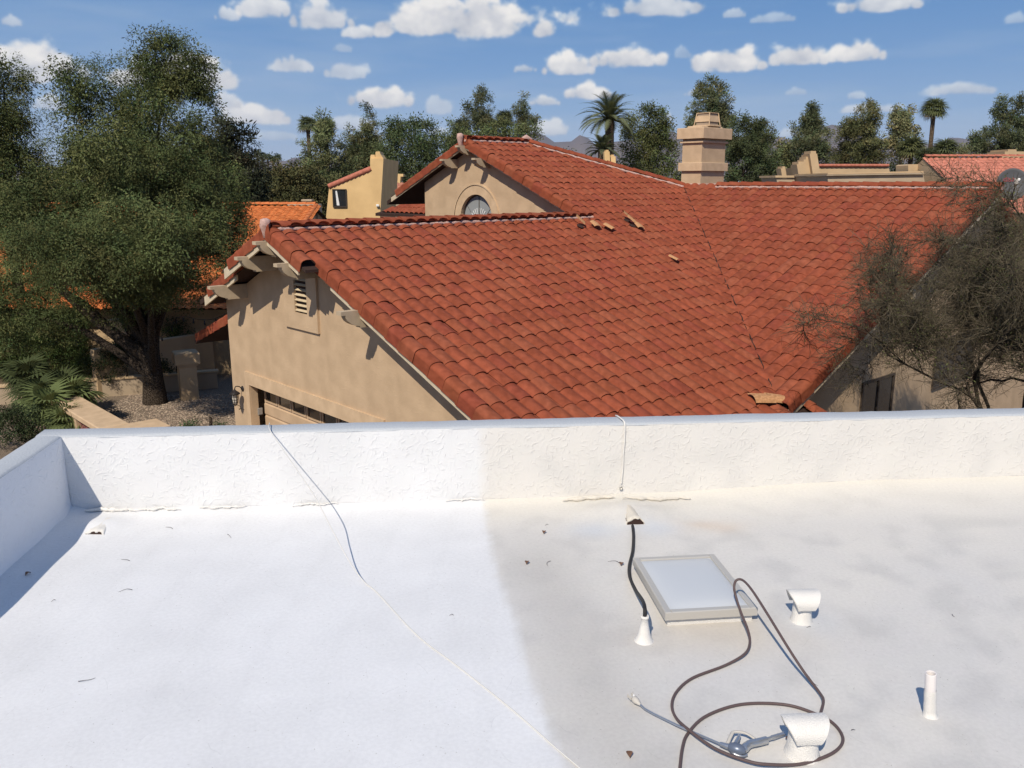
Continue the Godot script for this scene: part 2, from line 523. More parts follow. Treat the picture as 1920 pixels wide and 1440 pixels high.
# ---------------------------------------------------------------- ground and mountains
func terrain() -> void:
	var st := mb(true)
	var rings := [0.0, 6.0, 12.0, 18.0, 24.0, 30.0, 40.0, 60.0, 90.0, 150.0, 300.0, 700.0, 2000.0, 6000.0, 14000.0]
	for i in rings.size() - 1:
		for k in 48:
			var a := TAU * k / 48
			var b := TAU * (k + 1) / 48
			var P := func(r: float, t: float) -> Vector3: return Vector3(r * sin(t), 0.0, -r * cos(t))
			quad(st, P.call(rings[i + 1], a), P.call(rings[i], a), P.call(rings[i], b), P.call(rings[i + 1], b))
	tag(build(st, "ground", M.ground), "", "", "", "structure")
	# ranges: azimuth by place in the frame, height of the crest by the same
	var ranges := [[9000.0, [[-900, 318], [200, 312], [440, 306], [480, 304], [535, 300], [560, 294], [590, 303], [625, 298], [660, 308], [760, 312], [900, 300], [960, 272], [1000, 246], [1020, 254], [1045, 266], [1064, 269], [1093, 251], [1120, 272], [1180, 262], [1255, 244], [1300, 262], [1380, 268], [1450, 256], [1490, 262], [1520, 252], [1545, 238], [1562, 233], [1580, 235], [1620, 248], [1650, 258], [1700, 268], [1752, 270], [1790, 257], [1820, 260], [1850, 273], [1900, 268], [2100, 250], [2600, 290], [3200, 318]]],
		[6500.0, [[1380, 330], [1470, 296], [1540, 276], [1562, 262], [1590, 264], [1620, 284], [1700, 300], [1760, 282], [1800, 276], [1870, 290], [2000, 330]]]]
	for rr in ranges:
		var d: float = rr[0]
		var pts: Array = rr[1]
		var s := mb(true)
		var rows := []
		var x0: float = pts[0][0]
		var x1: float = pts[-1][0]
		var n := 260
		for i in n + 1:
			var x := lerpf(x0, x1, float(i) / n)
			var y := 300.0
			for k in pts.size() - 1:
				if x >= pts[k][0] and x <= pts[k + 1][0]:
					y = lerpf(pts[k][1], pts[k + 1][1], smoothstep(0.0, 1.0, (x - pts[k][0]) / float(pts[k + 1][0] - pts[k][0])))
			var crest := at(x, y, d)
			crest.y = maxf(crest.y + 18.0 * noise.get_noise_2d(x * 0.045, d), 5.0)
			var row := []
			for j in 9:
				var t := (j - 5) / 5.0
				var gully := noise.get_noise_2d(x * 0.02 + j * 0.35, j * 0.8 + d)
				var hgt := crest.y * clampf(1.0 - absf(t) * (1.0 + 0.25 * gully), -0.02, 1.0)
				row.append(Vector3(crest.x * (1.0 + t * 0.12), hgt - 2.0, crest.z - t * 1100.0 * -1.0 * -1.0))
			rows.append(row)
		for i in n:
			for j in 8:
				quad(s, rows[i][j], rows[i][j + 1], rows[i + 1][j + 1], rows[i + 1][j])
		tag(build(s, "mountains", M.mountain), "", "", "", "structure")

# ---------------------------------------------------------------- the white flat roof in front
const ROOF_TURN := 0.082
func roof_local(x: float, z: float) -> Vector2:
	return Vector2(x * cos(ROOF_TURN) - (z + 7.275) * sin(ROOF_TURN), x * sin(ROOF_TURN) + (z + 7.275) * cos(ROOF_TURN))

func deck_h(x: float, z: float) -> float:   # height of the coated deck over 3.4 m, in the building's axes
	var wide := smoothstep(0.6, 3.5, x)
	var h := (0.03 + 0.075 * wide) * exp(-pow(maxf(z, 0.0) / (0.10 + 0.30 * wide), 1.4))
	h += 0.045 * exp(-pow((x + 3.84) / 0.13, 2.0))
	h += 0.004 * noise.get_noise_2d(x * 0.9, z * 0.9) + 0.0015 * noise.get_noise_2d(x * 5.0, z * 5.0)
	var m := Vector2((x - 0.95) / 0.34, (z - 0.36) / 0.24)
	h += 0.075 * exp(-m.length_squared()) * (1.0 + 0.25 * noise.get_noise_2d(x * 9.0, z * 9.0))
	var l := Vector2((x + 3.5) / 0.2, (z - 0.3) / 0.2)
	h += 0.05 * exp(-l.length_squared())
	return h

func deck_color(x: float, z: float, face := false) -> Color:
	var ez := 0.0 if face else z
	var edge := -0.27 + 0.012 * ez + 0.0143 * ez * ez
	edge += 0.035 * noise.get_noise_2d(3.0, z * 0.9)
	var old := smoothstep(-0.035, 0.04, x - edge + 0.02 * noise.get_noise_2d(x * 9.0, z * 9.0))
	var fresh := Color(0.74, 0.748, 0.76)
	if face: fresh = Color(0.72, 0.725, 0.73)
	var n := noise.get_noise_2d(x * 0.7 + 20.0, z * 0.7)
	var n2 := noise.get_noise_2d(x * 1.9, z * 1.9 + 40.0)
	fresh = fresh * (1.0 + 0.05 * n + 0.04 * n2)
	if not face:                                             # roller laps and a second pass that stops short
		var lap := fposmod(x + 0.10 * noise.get_noise_2d(z * 0.5, 60.0) + 0.13 * z, 0.46) / 0.46
		fresh = fresh * (1.0 - 0.022 * smoothstep(0.80, 0.98, lap) - 0.02 * clampf(noise.get_noise_2d(x * 0.35 + 9.0, z * 1.1) * 3.0, 0.0, 1.0))
	var aged := Color(0.625, 0.612, 0.592)
	aged = aged.lerp(Color(0.67, 0.65, 0.61), clampf(0.4 + n * 0.9, 0.0, 1.0))
	aged = aged.lerp(Color(0.52, 0.512, 0.50), clampf(n2 * 1.3, 0.0, 0.6))
	if not face:
		aged = aged.lerp(Color(0.715, 0.685, 0.615), exp(-z / 0.45) * 0.9)              # cream coat along the foot of the parapet
		var rust := Vector2((x - 1.62) / 0.28, (z - 0.72) / 0.12)
		aged = aged.lerp(Color(0.60, 0.42, 0.27), 0.55 * exp(-rust.length_squared()) * (0.6 + 0.6 * n2))
		var sk := Vector2((x - 1.15) / 0.6, (z - 2.45) / 0.25)
		aged = aged.lerp(Color(0.60, 0.52, 0.41), 0.5 * exp(-sk.length_squared()))
		for wet in [Vector2(0.62, 0.72), Vector2(1.12, 0.72), Vector2(1.75, 2.3)]:     # bluish patches of a newer coat
			var q: Vector2 = (Vector2(x, z) - wet) / Vector2(0.2, 0.16)
			aged = aged.lerp(Color(0.56, 0.59, 0.63), 0.75 * exp(-q.length_squared() * (1.0 + 0.5 * n2)))
		var dark := exp(-pow((x - edge - 0.35) / 0.3, 2.0)) * smoothstep(0.5, 1.4, z)
		aged = aged.lerp(Color(0.50, 0.48, 0.45), 0.6 * dark)
	else:
		aged = aged.lerp(Color(0.715, 0.695, 0.66), 0.8)
		aged = aged.lerp(Color(0.62, 0.61, 0.59), clampf(n2, 0.0, 0.5) * smoothstep(4.1, 3.6, z))
	var c := fresh.lerp(aged, old)
	c.a = 1.0
	return c

func colored_grid(xs: Array, zs: Array, pos: Callable, col: Callable) -> ArrayMesh:
	var st := SurfaceTool.new()
	st.begin(Mesh.PRIMITIVE_TRIANGLES)
	st.set_smooth_group(0)
	for z in zs:
		for x in xs:
			st.set_color(col.call(x, z))
			st.add_vertex(pos.call(x, z))
	var n := xs.size()
	for j in zs.size() - 1:
		for i in n - 1:
			var a := j * n + i
			for k in [a, a + 1, a + n, a + 1, a + n + 1, a + n]:
				st.add_index(k)
	st.generate_normals()
	return st.commit()

func steps(a: float, b: float, d: float) -> Array:
	var r := []
	var n := int(ceil((b - a) / d))
	for i in n + 1: r.append(lerpf(a, b, float(i) / n))
	return r

func flat_roof_building() -> void:
	flat_roof = thing("flat_roof_building", "white coated flat roof in front, half freshly painted, with stucco parapet", "building", Vector3(0, 0, -7.275), ROOF_TURN)
	var xs := steps(-3.84, 3.4, 0.045) + steps(3.5, 11.0, 0.3)
	var zs := steps(0.0, 1.2, 0.04) + steps(1.25, 4.6, 0.06) + steps(4.8, 9.0, 0.4)
	put(colored_grid(xs, zs, func(x, z): return Vector3(x, 3.4 + deck_h(x, z), z), func(x, z): return deck_color(x, z)), "roof_deck", M.coat, flat_roof)
	# far parapet: a grid over its inner face, then the cap and the outer face
	var wob := func(x: float, s: float) -> float: return 0.006 * noise.get_noise_2d(x * 1.3, s) + 0.002 * noise.get_noise_2d(x * 9.0, s)
	var ys := steps(3.36, 4.096, 0.05)
	ys.reverse()
	var pxs := steps(-3.86, 4.6, 0.06) + steps(4.8, 11.2, 0.4)
	put(colored_grid(pxs, ys, func(x, y): return Vector3(x, y, 0.004 * noise.get_noise_2d(x * 1.5, y * 1.5) + wob.call(x, y)), func(x, y): return deck_color(x, y, true)), "parapet_face", M.parapet, flat_roof)
	var cap := mb(true)
	var prof := [Vector2(0.002, 4.09), Vector2(-0.008, 4.106), Vector2(-0.03, 4.112), Vector2(-0.19, 4.118), Vector2(-0.208, 4.11), Vector2(-0.215, 4.06)]
	for i in pxs.size() - 1:
		for k in prof.size() - 1:
			var P := func(x: float, q: Vector2) -> Vector3: return Vector3(x - (0.2 if x < -3.8 else 0.0), q.y + wob.call(x, 2.0), q.x + 0.6 * wob.call(x, q.x))
			quad(cap, P.call(pxs[i], prof[k]), P.call(pxs[i + 1], prof[k]), P.call(pxs[i + 1], prof[k + 1]), P.call(pxs[i], prof[k + 1]))
	build(cap, "parapet_cap", M.cap, flat_roof)
	# left parapet
	var lz := steps(0.0, 5.0, 0.06) + steps(5.2, 9.0, 0.5)
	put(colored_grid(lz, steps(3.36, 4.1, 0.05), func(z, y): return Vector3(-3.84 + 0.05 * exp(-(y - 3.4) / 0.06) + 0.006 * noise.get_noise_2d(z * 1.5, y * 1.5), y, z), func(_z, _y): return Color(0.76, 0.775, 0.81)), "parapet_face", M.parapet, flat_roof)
	var lcap := mb(true)
	for i in lz.size() - 1:
		for k in prof.size() - 1:
			var P := func(z: float, q: Vector2) -> Vector3: return Vector3(-3.845 + q.x + 0.6 * wob.call(z, q.x), q.y - 0.002 + wob.call(z, 7.0), z)
			quad(lcap, P.call(lz[i + 1], prof[k]), P.call(lz[i], prof[k]), P.call(lz[i], prof[k + 1]), P.call(lz[i + 1], prof[k + 1]))
	build(lcap, "parapet_cap", M.cap, flat_roof)
	var st := mb()
	box_mm(st, Vector3(-4.05, 0, -0.21), Vector3(11.2, 3.34, 9.0))
	box_mm(st, Vector3(-4.05, 3.34, -0.21), Vector3(11.2, 4.055, -0.03))
	box_mm(st, Vector3(-4.05, 3.34, -0.03), Vector3(-3.87, 4.055, 9.0))
	build(st, "wall", M.tan, flat_roof)
	# lips of thick coating along the foot of the parapet, with dark cracks under them
	for run in [[-3.7, -3.28, 0.05, 0.017], [-3.28, -2.9, 0.035, 0.012], [-2.75, -2.35, 0.03, 0.010], [-1.95, -1.55, 0.03, 0.008], [0.45, 0.92, 0.10, 0.020], [0.98, 1.6, 0.16, 0.016], [-0.6, -0.25, 0.03, 0.008]]:
		var pts := []
		var rad := []
		var n := 26
		for i in n + 1:
			var t := float(i) / n
			var x := lerpf(run[0], run[1], t)
			var z: float = run[2] + 0.035 * noise.get_noise_2d(x * 7.0, 5.0) + 0.012 * noise.get_noise_2d(x * 30.0, 5.0)
			pts.append(Vector3(x, 3.4 + deck_h(x, z) + 0.012 + run[3] * 0.35, z))
			rad.append(maxf(0.004, run[3] * pow(sin(PI * clampf(t, 0.03, 0.97)), 0.5) * (1.0 + 0.9 * noise.get_noise_2d(x * 16.0, 9.0))))
		var s := mb(true)
		tube(s, pts, rad, 9, true)
		build(s, "coating_lip", M.white_lump if run[0] < -0.3 else M.aged_lump, flat_roof)
	# two drain mouths: short tunnels of thick coating, open towards the roof
	for dr in [[0.985, 0.66, 0.078, 0.066], [-3.46, 0.50, 0.08, 0.034]]:
		var s := mb(true)
		var rows := []
		for j in 6:
			var row := []
			for k in 13:
				var a := PI * k / 12.0
				var rr: float = dr[2] * (1.0 - 0.08 * j) * (1.0 + 0.14 * noise.get_noise_2d(k * 0.7, j * 0.8 + dr[0]))
				row.append(Vector3(dr[0] + cos(a) * rr, 3.394 + deck_h(dr[0], dr[1]) + sin(a) * dr[3] * (1.0 + 0.25 * noise.get_noise_2d(k * 0.5, j + 3.0)), dr[1] - j * 0.06 + 0.02 * noise.get_noise_2d(k * 0.9, 4.0)))
			rows.append(row)
		for j in 5:
			for k in 12:
				quad(s, rows[j][k], rows[j][k + 1], rows[j + 1][k + 1], rows[j + 1][k])
				var u := Vector3(0, -0.014, -0.002)
				quad(s, rows[j][k + 1] + u, rows[j][k] + u, rows[j + 1][k] + u, rows[j + 1][k + 1] + u)
		for k in 12:
			quad(s, rows[0][k + 1], rows[0][k], rows[0][k] + Vector3(0, -0.014, -0.002), rows[0][k + 1] + Vector3(0, -0.014, -0.002))
		var o := build(s, "drain_mouth", M.white_lump if dr[0] < 0.0 else M.aged_lump, flat_roof)
		var b := mb()
		var poly := PackedVector2Array()
		for k in 9:
			poly.append(Vector2(cos(PI * k / 8.0) * dr[2] * 0.9, sin(PI * k / 8.0) * dr[3] * 0.78))
		prism(b, poly, Vector3(dr[0], 3.396 + deck_h(dr[0], dr[1]), dr[1] + 0.0), Vector3.RIGHT, Vector3.UP, Vector3(0, 0, -0.1))
		build(b, "drain_hole", M.under, o)

# ---------------------------------------------------------------- things on the flat roof
func on_roof(x: float, z: float, up := 0.0) -> Vector3:
	var l := roof_local(x, z)
	return Vector3(x, 3.4 + deck_h(l.x, l.y) + up, z)

func roof_things() -> void:
	# skylight
	var sk := thing("skylight", "square milky acrylic skylight in an aluminium frame on the flat roof", "skylight", Vector3(1.25, 3.395, -5.47), 0.112)
	var st := mb()
	box_mm(st, Vector3(-0.285, 0, -0.395), Vector3(0.285, 0.075, 0.395))
	build(st, "curb", M.white_lump, sk)
	for s in [[-0.31, -0.42, -0.265, 0.42], [0.265, -0.42, 0.31, 0.42], [-0.265, -0.42, 0.265, -0.375], [-0.265, 0.375, 0.265, 0.42]]:
		var b := mb()
		bevel_box(b, Vector3(s[0], 0.055, s[1]), Vector3(s[2], 0.112, s[3]), 0.006)
		build(b, "frame", M.alu, sk)
	var dome := mb(true)
	var rows := []
	for j in 17:
		var row := []
		for i in 17:
			var u := (i - 8) / 8.0
			var v := (j - 8) / 8.0
			row.append(Vector3(u * 0.268, 0.098 + 0.035 * pow((1.0 - pow(absf(u), 3.0)) * (1.0 - pow(absf(v), 3.0)), 0.6), v * 0.378))
		rows.append(row)
	for j in 16:
		for i in 16:
			quad(dome, rows[j][i], rows[j + 1][i], rows[j + 1][i + 1], rows[j][i + 1])
	build(dome, "dome", M.dome, sk)
	# vents with a saddle-shaped hood
	for v in [[1.904, -5.116, 0.185, 0.058, 0.205, "white coated roof vent with saddle hood beside the skylight corner"], [1.463, -3.769, 0.18, 0.071, 0.228, "white coated roof vent with saddle hood, inside the loop of hose"]]:
		var p := on_roof(v[0], v[1])
		var o := thing("roof_vent", v[5], "roof vent", p, 0.06, "saddle hooded roof vents")
		var h: float = v[2]
		var r: float = v[3]
		var s := mb(true)
		lathe(s, [Vector2(r * 1.32, -0.01), Vector2(r * 1.2, 0.010), Vector2(r * 1.1, 0.04), Vector2(r * 1.04, 0.09), Vector2(r, h - 0.04), Vector2(r * 0.95, h - 0.01), Vector2(0.001, h - 0.012)], 20)
		build(s, "stem", M.white_lump, o)
		var hood := mb(true)
		var L: float = v[4] * 0.5
		var pr := []
		var hs := []
		for k in 15:
			var a := PI * (k - 7) / 7.0 * 0.60
			var half := L * (1.0 - 0.46 * clampf((absf(k - 7) - 1.5) / 5.5, 0.0, 1.0))
			hs.append(half)
			pr.append(Vector2(sin(a) * 0.088, h - 0.05 + cos(a) * 0.078))
		for k in 14:
			for side in [0, 1]:
				var off := 0.0 if side == 0 else 0.006
				var A := Vector3(-hs[k], pr[k].y - off, pr[k].x * (1.0 - off * 10.0))
				var B := Vector3(hs[k], pr[k].y - off, pr[k].x * (1.0 - off * 10.0))
				var C := Vector3(hs[k + 1], pr[k + 1].y - off, pr[k + 1].x * (1.0 - off * 10.0))
				var D := Vector3(-hs[k + 1], pr[k + 1].y - off, pr[k + 1].x * (1.0 - off * 10.0))
				if side == 0: quad(hood, A, D, C, B)
				else: quad(hood, A, B, C, D)
		build(hood, "hood", M.white_lump, o)
	# plastic pipe
	var pp := thing("vent_pipe", "upright white plastic pipe standing open on the flat roof", "pipe", on_roof(2.257, -4.08), 0.0)
	var s := mb(true)
	var lean := Basis(Vector3.BACK, 0.085)
	lathe(s, [Vector2(0.055, -0.01), Vector2(0.036, 0.004), Vector2(0.032, 0.03), Vector2(0.033, 0.06), Vector2(0.031, 0.09), Vector2(0.0325, 0.13), Vector2(0.030, 0.155)], 20, Vector3.ZERO, lean)
	build(s, "coated_foot", M.white_lump, pp)
	s = mb(true)
	lathe(s, [Vector2(0.0285, 0.12), Vector2(0.0285, 0.252), Vector2(0.0275, 0.256), Vector2(0.0235, 0.256), Vector2(0.0225, 0.25), Vector2(0.0225, 0.1)], 24, Vector3.ZERO, lean)
	build(s, "tube", M.pvc, pp)
	# cable boot and black cable
	var bt := thing("cable_boot", "small white cone boot with a cable entering its top", "boot", on_roof(0.83, -4.86), 0.0)
	s = mb(true)
	lathe(s, [Vector2(0.075, -0.012), Vector2(0.05, 0.01), Vector2(0.038, 0.05), Vector2(0.027, 0.11), Vector2(0.022, 0.15), Vector2(0.027, 0.155), Vector2(0.027, 0.172), Vector2(0.02, 0.172), Vector2(0.001, 0.165)], 16)
	build(s, "cone", M.white_lump, bt)
	var cab := []
	for q in [[1.0, -6.62, 0.03], [0.985, -6.45, 0.016], [0.94, -6.17, 0.016], [0.878, -5.9, 0.018], [0.852, -5.68, 0.03], [0.856, -5.42, 0.06], [0.846, -5.18, 0.14], [0.838, -4.98, 0.20], [0.831, -4.87, 0.205], [0.83, -4.86, 0.15]]:
		cab.append(on_roof(q[0], q[1], q[2]))
	s = mb(true)
	tube(s, spline(cab, 6), [0.0125], 8)
	tag(build(s, "black_cable", M.black), "thick black cable running from the drain hole past the skylight", "cable")
	# white cable from the parapet down to the deck
	var wc := [Vector3(-2.19, 3.95, -7.40), Vector3(-2.17, 4.10, -7.345), Vector3(-2.14, 4.136, -7.25), Vector3(-2.08, 4.128, -7.06), Vector3(-1.82, 3.985, -6.68), Vector3(-1.55, 3.82, -6.31), Vector3(-1.375, 3.655, -6.06), Vector3(-1.20, 3.495, -5.82), Vector3(-1.06, 3.415, -5.64)]
	for q in [[-0.943, -5.491], [-0.612, -4.931], [-0.317, -4.55], [0.0, -4.128], [0.218, -3.811], [0.328, -3.656], [0.47, -3.45]]:
		wc.append(on_roof(q[0], q[1], 0.004))
	s = mb(true)
	tube(s, spline(wc, 8), [0.0042], 7)
	tag(build(s, "white_cable", M.cable_white), "thin white cable hanging from the parapet and crossing the fresh coating", "cable")
	# cord down the parapet face, ending in a dark anchor
	s = mb(true)
	var cd := [Vector3(0.96, 4.11, -7.62), Vector3(0.97, 4.128, -7.52), Vector3(1.005, 4.122, -7.37), Vector3(1.012, 4.06, -7.347)]
	for k in 8:
		var y := 4.0 - 0.065 * k
		cd.append(Vector3(1.012 - 0.002 * k + 0.002 * sin(k * 1.7), y, -7.349 + 0.002 * sin(k * 2.3)))
	tube(s, spline(cd, 5), [0.0075], 7)
	tag(build(s, "parapet_cord", M.white_lump), "painted cord running over the parapet top and down its face", "cord")
	var an := thing("wall_anchor", "small round anchor with dark hole under the painted cord", "anchor", Vector3(0.99, 3.505, -7.345), ROOF_TURN)
	s = mb(true)
	lathe(s, [Vector2(0.017, 0.0), Vector2(0.017, 0.012), Vector2(0.010, 0.013), Vector2(0.009, 0.005), Vector2(0.001, 0.005)], 12, Vector3.ZERO, Basis(Vector3.RIGHT, PI / 2))
	build(s, "ring", M.alu, an)
	# spray hose
	var low := [[0.78, -3.45], [0.823, -3.641], [0.868, -3.803], [0.917, -3.911], [1.03, -4.048], [1.197, -4.144], [1.353, -4.179], [1.523, -4.159], [1.643, -4.081], [1.705, -4.0], [1.714, -3.889], [1.668, -3.803], [1.575, -3.733], [1.422, -3.672], [1.254, -3.641], [1.157, -3.668], [1.021, -3.761], [0.917, -3.911], [0.878, -4.048], [0.88, -4.169], [0.934, -4.296], [1.052, -4.429], [1.269, -4.559]]
	var hp := []
	for i in low.size():
		hp.append(on_roof(low[i][0], low[i][1], 0.011 + (0.022 if i in [14, 15, 16, 17] else 0.0)))
	hp += V3([1.41, 3.425, -4.66, 1.474, 3.43, -4.782, 1.488, 3.46, -4.891, 1.48, 3.5, -5.023, 1.468, 3.56, -5.12, 1.459, 3.615, -5.15, 1.479, 3.65, -5.185, 1.517, 3.66, -5.17, 1.543, 3.655, -5.04, 1.579, 3.61, -4.799, 1.632, 3.53, -4.532, 1.684, 3.46, -4.391, 1.721, 3.425, -4.268, 1.712, 3.435, -4.169, 1.66, 3.44, -4.06, 1.60, 3.43, -3.95, 1.53, 3.42, -3.90, 1.45, 3.42, -3.868, 1.41, 3.432, -3.850])
	s = mb(true)
	tube(s, spline(hp, 5), [0.0082], 8)
	tag(build(s, "spray_hose", M.hose), "brown paint sprayer hose looped over skylight corner and around roof vent", "hose")
	spray_gun()
	# leaves and twigs
	var bits := [[-3.545, -5.767, 0, "brown dry leaf lying in the shadow of the left parapet"], [0.113, -5.974, 0, "dark dry leaf on the old coating left of the skylight"], [0.824, -5.946, 0, "small dry leaf close to the black cable by the skylight"], [0.263, -6.55, 0, "small curled leaf near the parapet right of the paint edge"], [0.589, -3.745, 0, "tiny dry leaf in front of the spray gun tip"],
		[0.282, -5.965, 1, "thin dark twig beside the dry leaf on old coating"], [1.74, -4.405, 1, "thin bent twig right of the hose arch"], [1.794, -3.951, 2, "tiny twig fragment right of the hose loop"], [2.937, -5.173, 2, "tiny twig alone at far right of the deck"], [-2.463, -4.421, 1, "short twig on the fresh coating nearest the camera"], [-2.726, -5.523, 1, "curled twig on the fresh coating, lower of two"], [-2.95, -6.03, 1, "curled twig on the fresh coating, upper of two"], [-2.303, -6.485, 1, "thin pale twig near the parapet foot on fresh coating"], [0.77, -5.99, 1, "thin arched twig left of the skylight corner"], [-0.404, -5.173, 2, "tiny twig on the fresh coating by the white cable"], [-3.16, -5.381, 2, "tiny twig just outside the parapet shadow"], [-2.864, -6.662, 1, "looped twig by the parapet foot at left"], [0.292, -6.719, 2, "tiny speck of twig under the cracked coating lip"], [1.92, -5.02, 2, "tiny twig behind the far roof vent"]]
	for b in bits:
		var p := on_roof(b[0], b[1], 0.004)
		var m := mb(true)
		var a := rng.randf() * TAU
		if b[2] == 0:
			var L := 0.026
			for k in 6:
				var t0 := k / 6.0
				var t1 := (k + 1) / 6.0
				var q := func(t: float, sd: float) -> Vector3: return Vector3((t - 0.5) * 2.0 * L, 0.012 * sin(t * PI) + 0.008 * sd * sd, sd * sin(t * PI) * L * 0.65).rotated(Vector3.UP, a)
				quad(m, q.call(t0, -1.0), q.call(t0, 0.0), q.call(t1, 0.0), q.call(t1, -1.0))
				quad(m, q.call(t0, 0.0), q.call(t0, 1.0), q.call(t1, 1.0), q.call(t1, 0.0))
			var o := build(m, "dry_leaf", M.dead_leaf)
			o.position = p
			tag(o, b[3], "leaf", "dry leaves on the flat roof")
		else:
			var L := 0.045 if b[2] == 1 else 0.014
			var pts := []
			for k in 6:
				pts.append(Vector3((k / 5.0 - 0.5) * L * 2.0, 0.002 + 0.004 * sin(k), (0.25 + 0.3 * sin(b[0] * 9.0)) * L * sin(PI * k / 5.0)).rotated(Vector3.UP, a))
			tube(m, pts, [0.0022, 0.0018, 0.0016, 0.0014, 0.0012, 0.0008], 5)
			var o := build(m, "dry_twig", M.twig)
			o.position = p
			tag(o, b[3], "twig", "dry twigs on the flat roof")

func spray_gun() -> void:
	var g := thing("spray_gun", "airless paint spray gun with long pole lying by the roof vent", "spray gun", Vector3(1.114, 3.402, -3.765))
	var o := Vector3(1.114, 3.402, -3.729)
	var L := func(x: float, z: float, up: float) -> Vector3: return Vector3(x, 3.402 + up, z) - o
	var s := mb(true)
	tube(s, [L.call(1.062, -3.757, 0.030), L.call(0.98, -3.83, 0.026), L.call(0.875, -3.917, 0.024), L.call(0.76, -4.03, 0.020), L.call(0.722, -4.075, 0.018), L.call(0.70, -4.11, 0.022)], [0.0062], 8)
	build(s, "pole", M.steel, g)
	s = mb(true)
	var tip: Vector3 = L.call(0.70, -4.11, 0.022)
	var td: Vector3 = (L.call(0.662, -4.176, 0.03) - tip).normalized()
	lathe(s, [Vector2(0.006, -0.005), Vector2(0.011, 0.01), Vector2(0.019, 0.03), Vector2(0.019, 0.052), Vector2(0.012, 0.06), Vector2(0.001, 0.06)], 10, tip, frame_of(td))
	build(s, "tip_nut", M.dirty_white, g)
	var b := mb()
	var f := frame_of(td)
	box(b, tip + td * 0.075 + f.x * 0.014, Vector3(0.008, 0.035, 0.018), f)
	box(b, tip + td * 0.075 - f.x * 0.014, Vector3(0.008, 0.035, 0.018), f)
	build(b, "tip_guard", M.dirty_white, g)
	b = mb(true)
	tube(b, [tip + td * 0.058 - f.z * 0.02, tip + td * 0.062 + f.z * 0.022], [0.006, 0.005], 8)
	build(b, "tip_lever", M.white_paint, g)
	s = mb(true)
	tube(s, [L.call(1.056, -3.762, 0.030), L.call(1.085, -3.742, 0.031), L.call(1.10, -3.735, 0.032)], [0.011, 0.015, 0.016], 10)
	build(s, "swivel", M.steel, g)
	s = mb(true)
	tube(s, [L.call(1.095, -3.737, 0.033), L.call(1.115, -3.722, 0.034), L.call(1.145, -3.708, 0.034), L.call(1.165, -3.705, 0.03)], [0.018, 0.031, 0.029, 0.018], 10)
	build(s, "body", M.gun_blue, g)
	s = mb(true)
	tube(s, spline([L.call(1.158, -3.708, 0.032), L.call(1.175, -3.728, 0.034), L.call(1.205, -3.756, 0.034), L.call(1.255, -3.774, 0.032), L.call(1.30, -3.792, 0.030)], 4), [0.016, 0.018, 0.021, 0.022, 0.022, 0.021, 0.020], 10)
	build(s, "handle", M.steel, g)
	s = mb(true)
	tube(s, [L.call(1.29, -3.79, 0.03), L.call(1.33, -3.812, 0.028), L.call(1.335, -3.814, 0.028), L.call(1.41, -3.85, 0.026)], [0.010, 0.010, 0.012, 0.0105], 8)
	build(s, "fluid_tube", M.steel, g)
	s = mb(true)
	tube(s, spline([L.call(1.09, -3.75, 0.04), L.call(1.12, -3.80, 0.05), L.call(1.145, -3.83, 0.052), L.call(1.20, -3.822, 0.05), L.call(1.25, -3.776, 0.038)], 4), [0.0095], 7, true, 0.5)
	build(s, "trigger_guard", M.dirty_white, g)
	s = mb(true)
	tube(s, [L.call(1.12, -3.725, 0.052), L.call(1.145, -3.765, 0.056), L.call(1.165, -3.805, 0.052)], [0.011, 0.010, 0.007], 7)
	build(s, "trigger", M.steel, g)
	s = mb(true)
	tube(s, spline([L.call(1.098, -3.722, 0.03), L.call(1.11, -3.695, 0.022), L.call(1.15, -3.682, 0.018), L.call(1.175, -3.692, 0.02)], 4), [0.006], 7)
	build(s, "hook", M.steel, g)

# ---------------------------------------------------------------- the house with the red tiled roof
# its axes: x along the garage gable, -z along the garage ridge away from it (v below), y up; HW is the height that roof heights are measured from
const HW := 4.782
func H(u: float, v: float, w: float) -> Vector3:
	return Vector3(u, w + HW, -v)

func clay_tile() -> ArrayMesh:
	var st := mb(true)
	var xs := [-0.125, -0.118, -0.10, -0.075, -0.04, 0.0, 0.04, 0.075, 0.10, 0.118, 0.135, 0.158]
	var hs := []
	for x in xs:
		var q := clampf(absf(x) / 0.119, 0.0, 1.0)
		hs.append(0.052 * pow(1.0 - q * q, 0.62) + (0.003 if x > 0.13 else 0.0))
	var L := E + 0.05
	for i in xs.size() - 1:
		quad(st, Vector3(xs[i], hs[i] - 0.004, -L), Vector3(xs[i], hs[i] + 0.015, 0), Vector3(xs[i + 1], hs[i + 1] + 0.015, 0), Vector3(xs[i + 1], hs[i + 1] - 0.004, -L))
	st.set_smooth_group(-1)
	for i in xs.size() - 1:
		quad(st, Vector3(xs[i], hs[i] + 0.003, -0.002), Vector3(xs[i + 1], hs[i + 1] + 0.003, -0.002), Vector3(xs[i + 1], hs[i + 1] + 0.015, 0), Vector3(xs[i], hs[i] + 0.015, 0))
	return done(st)

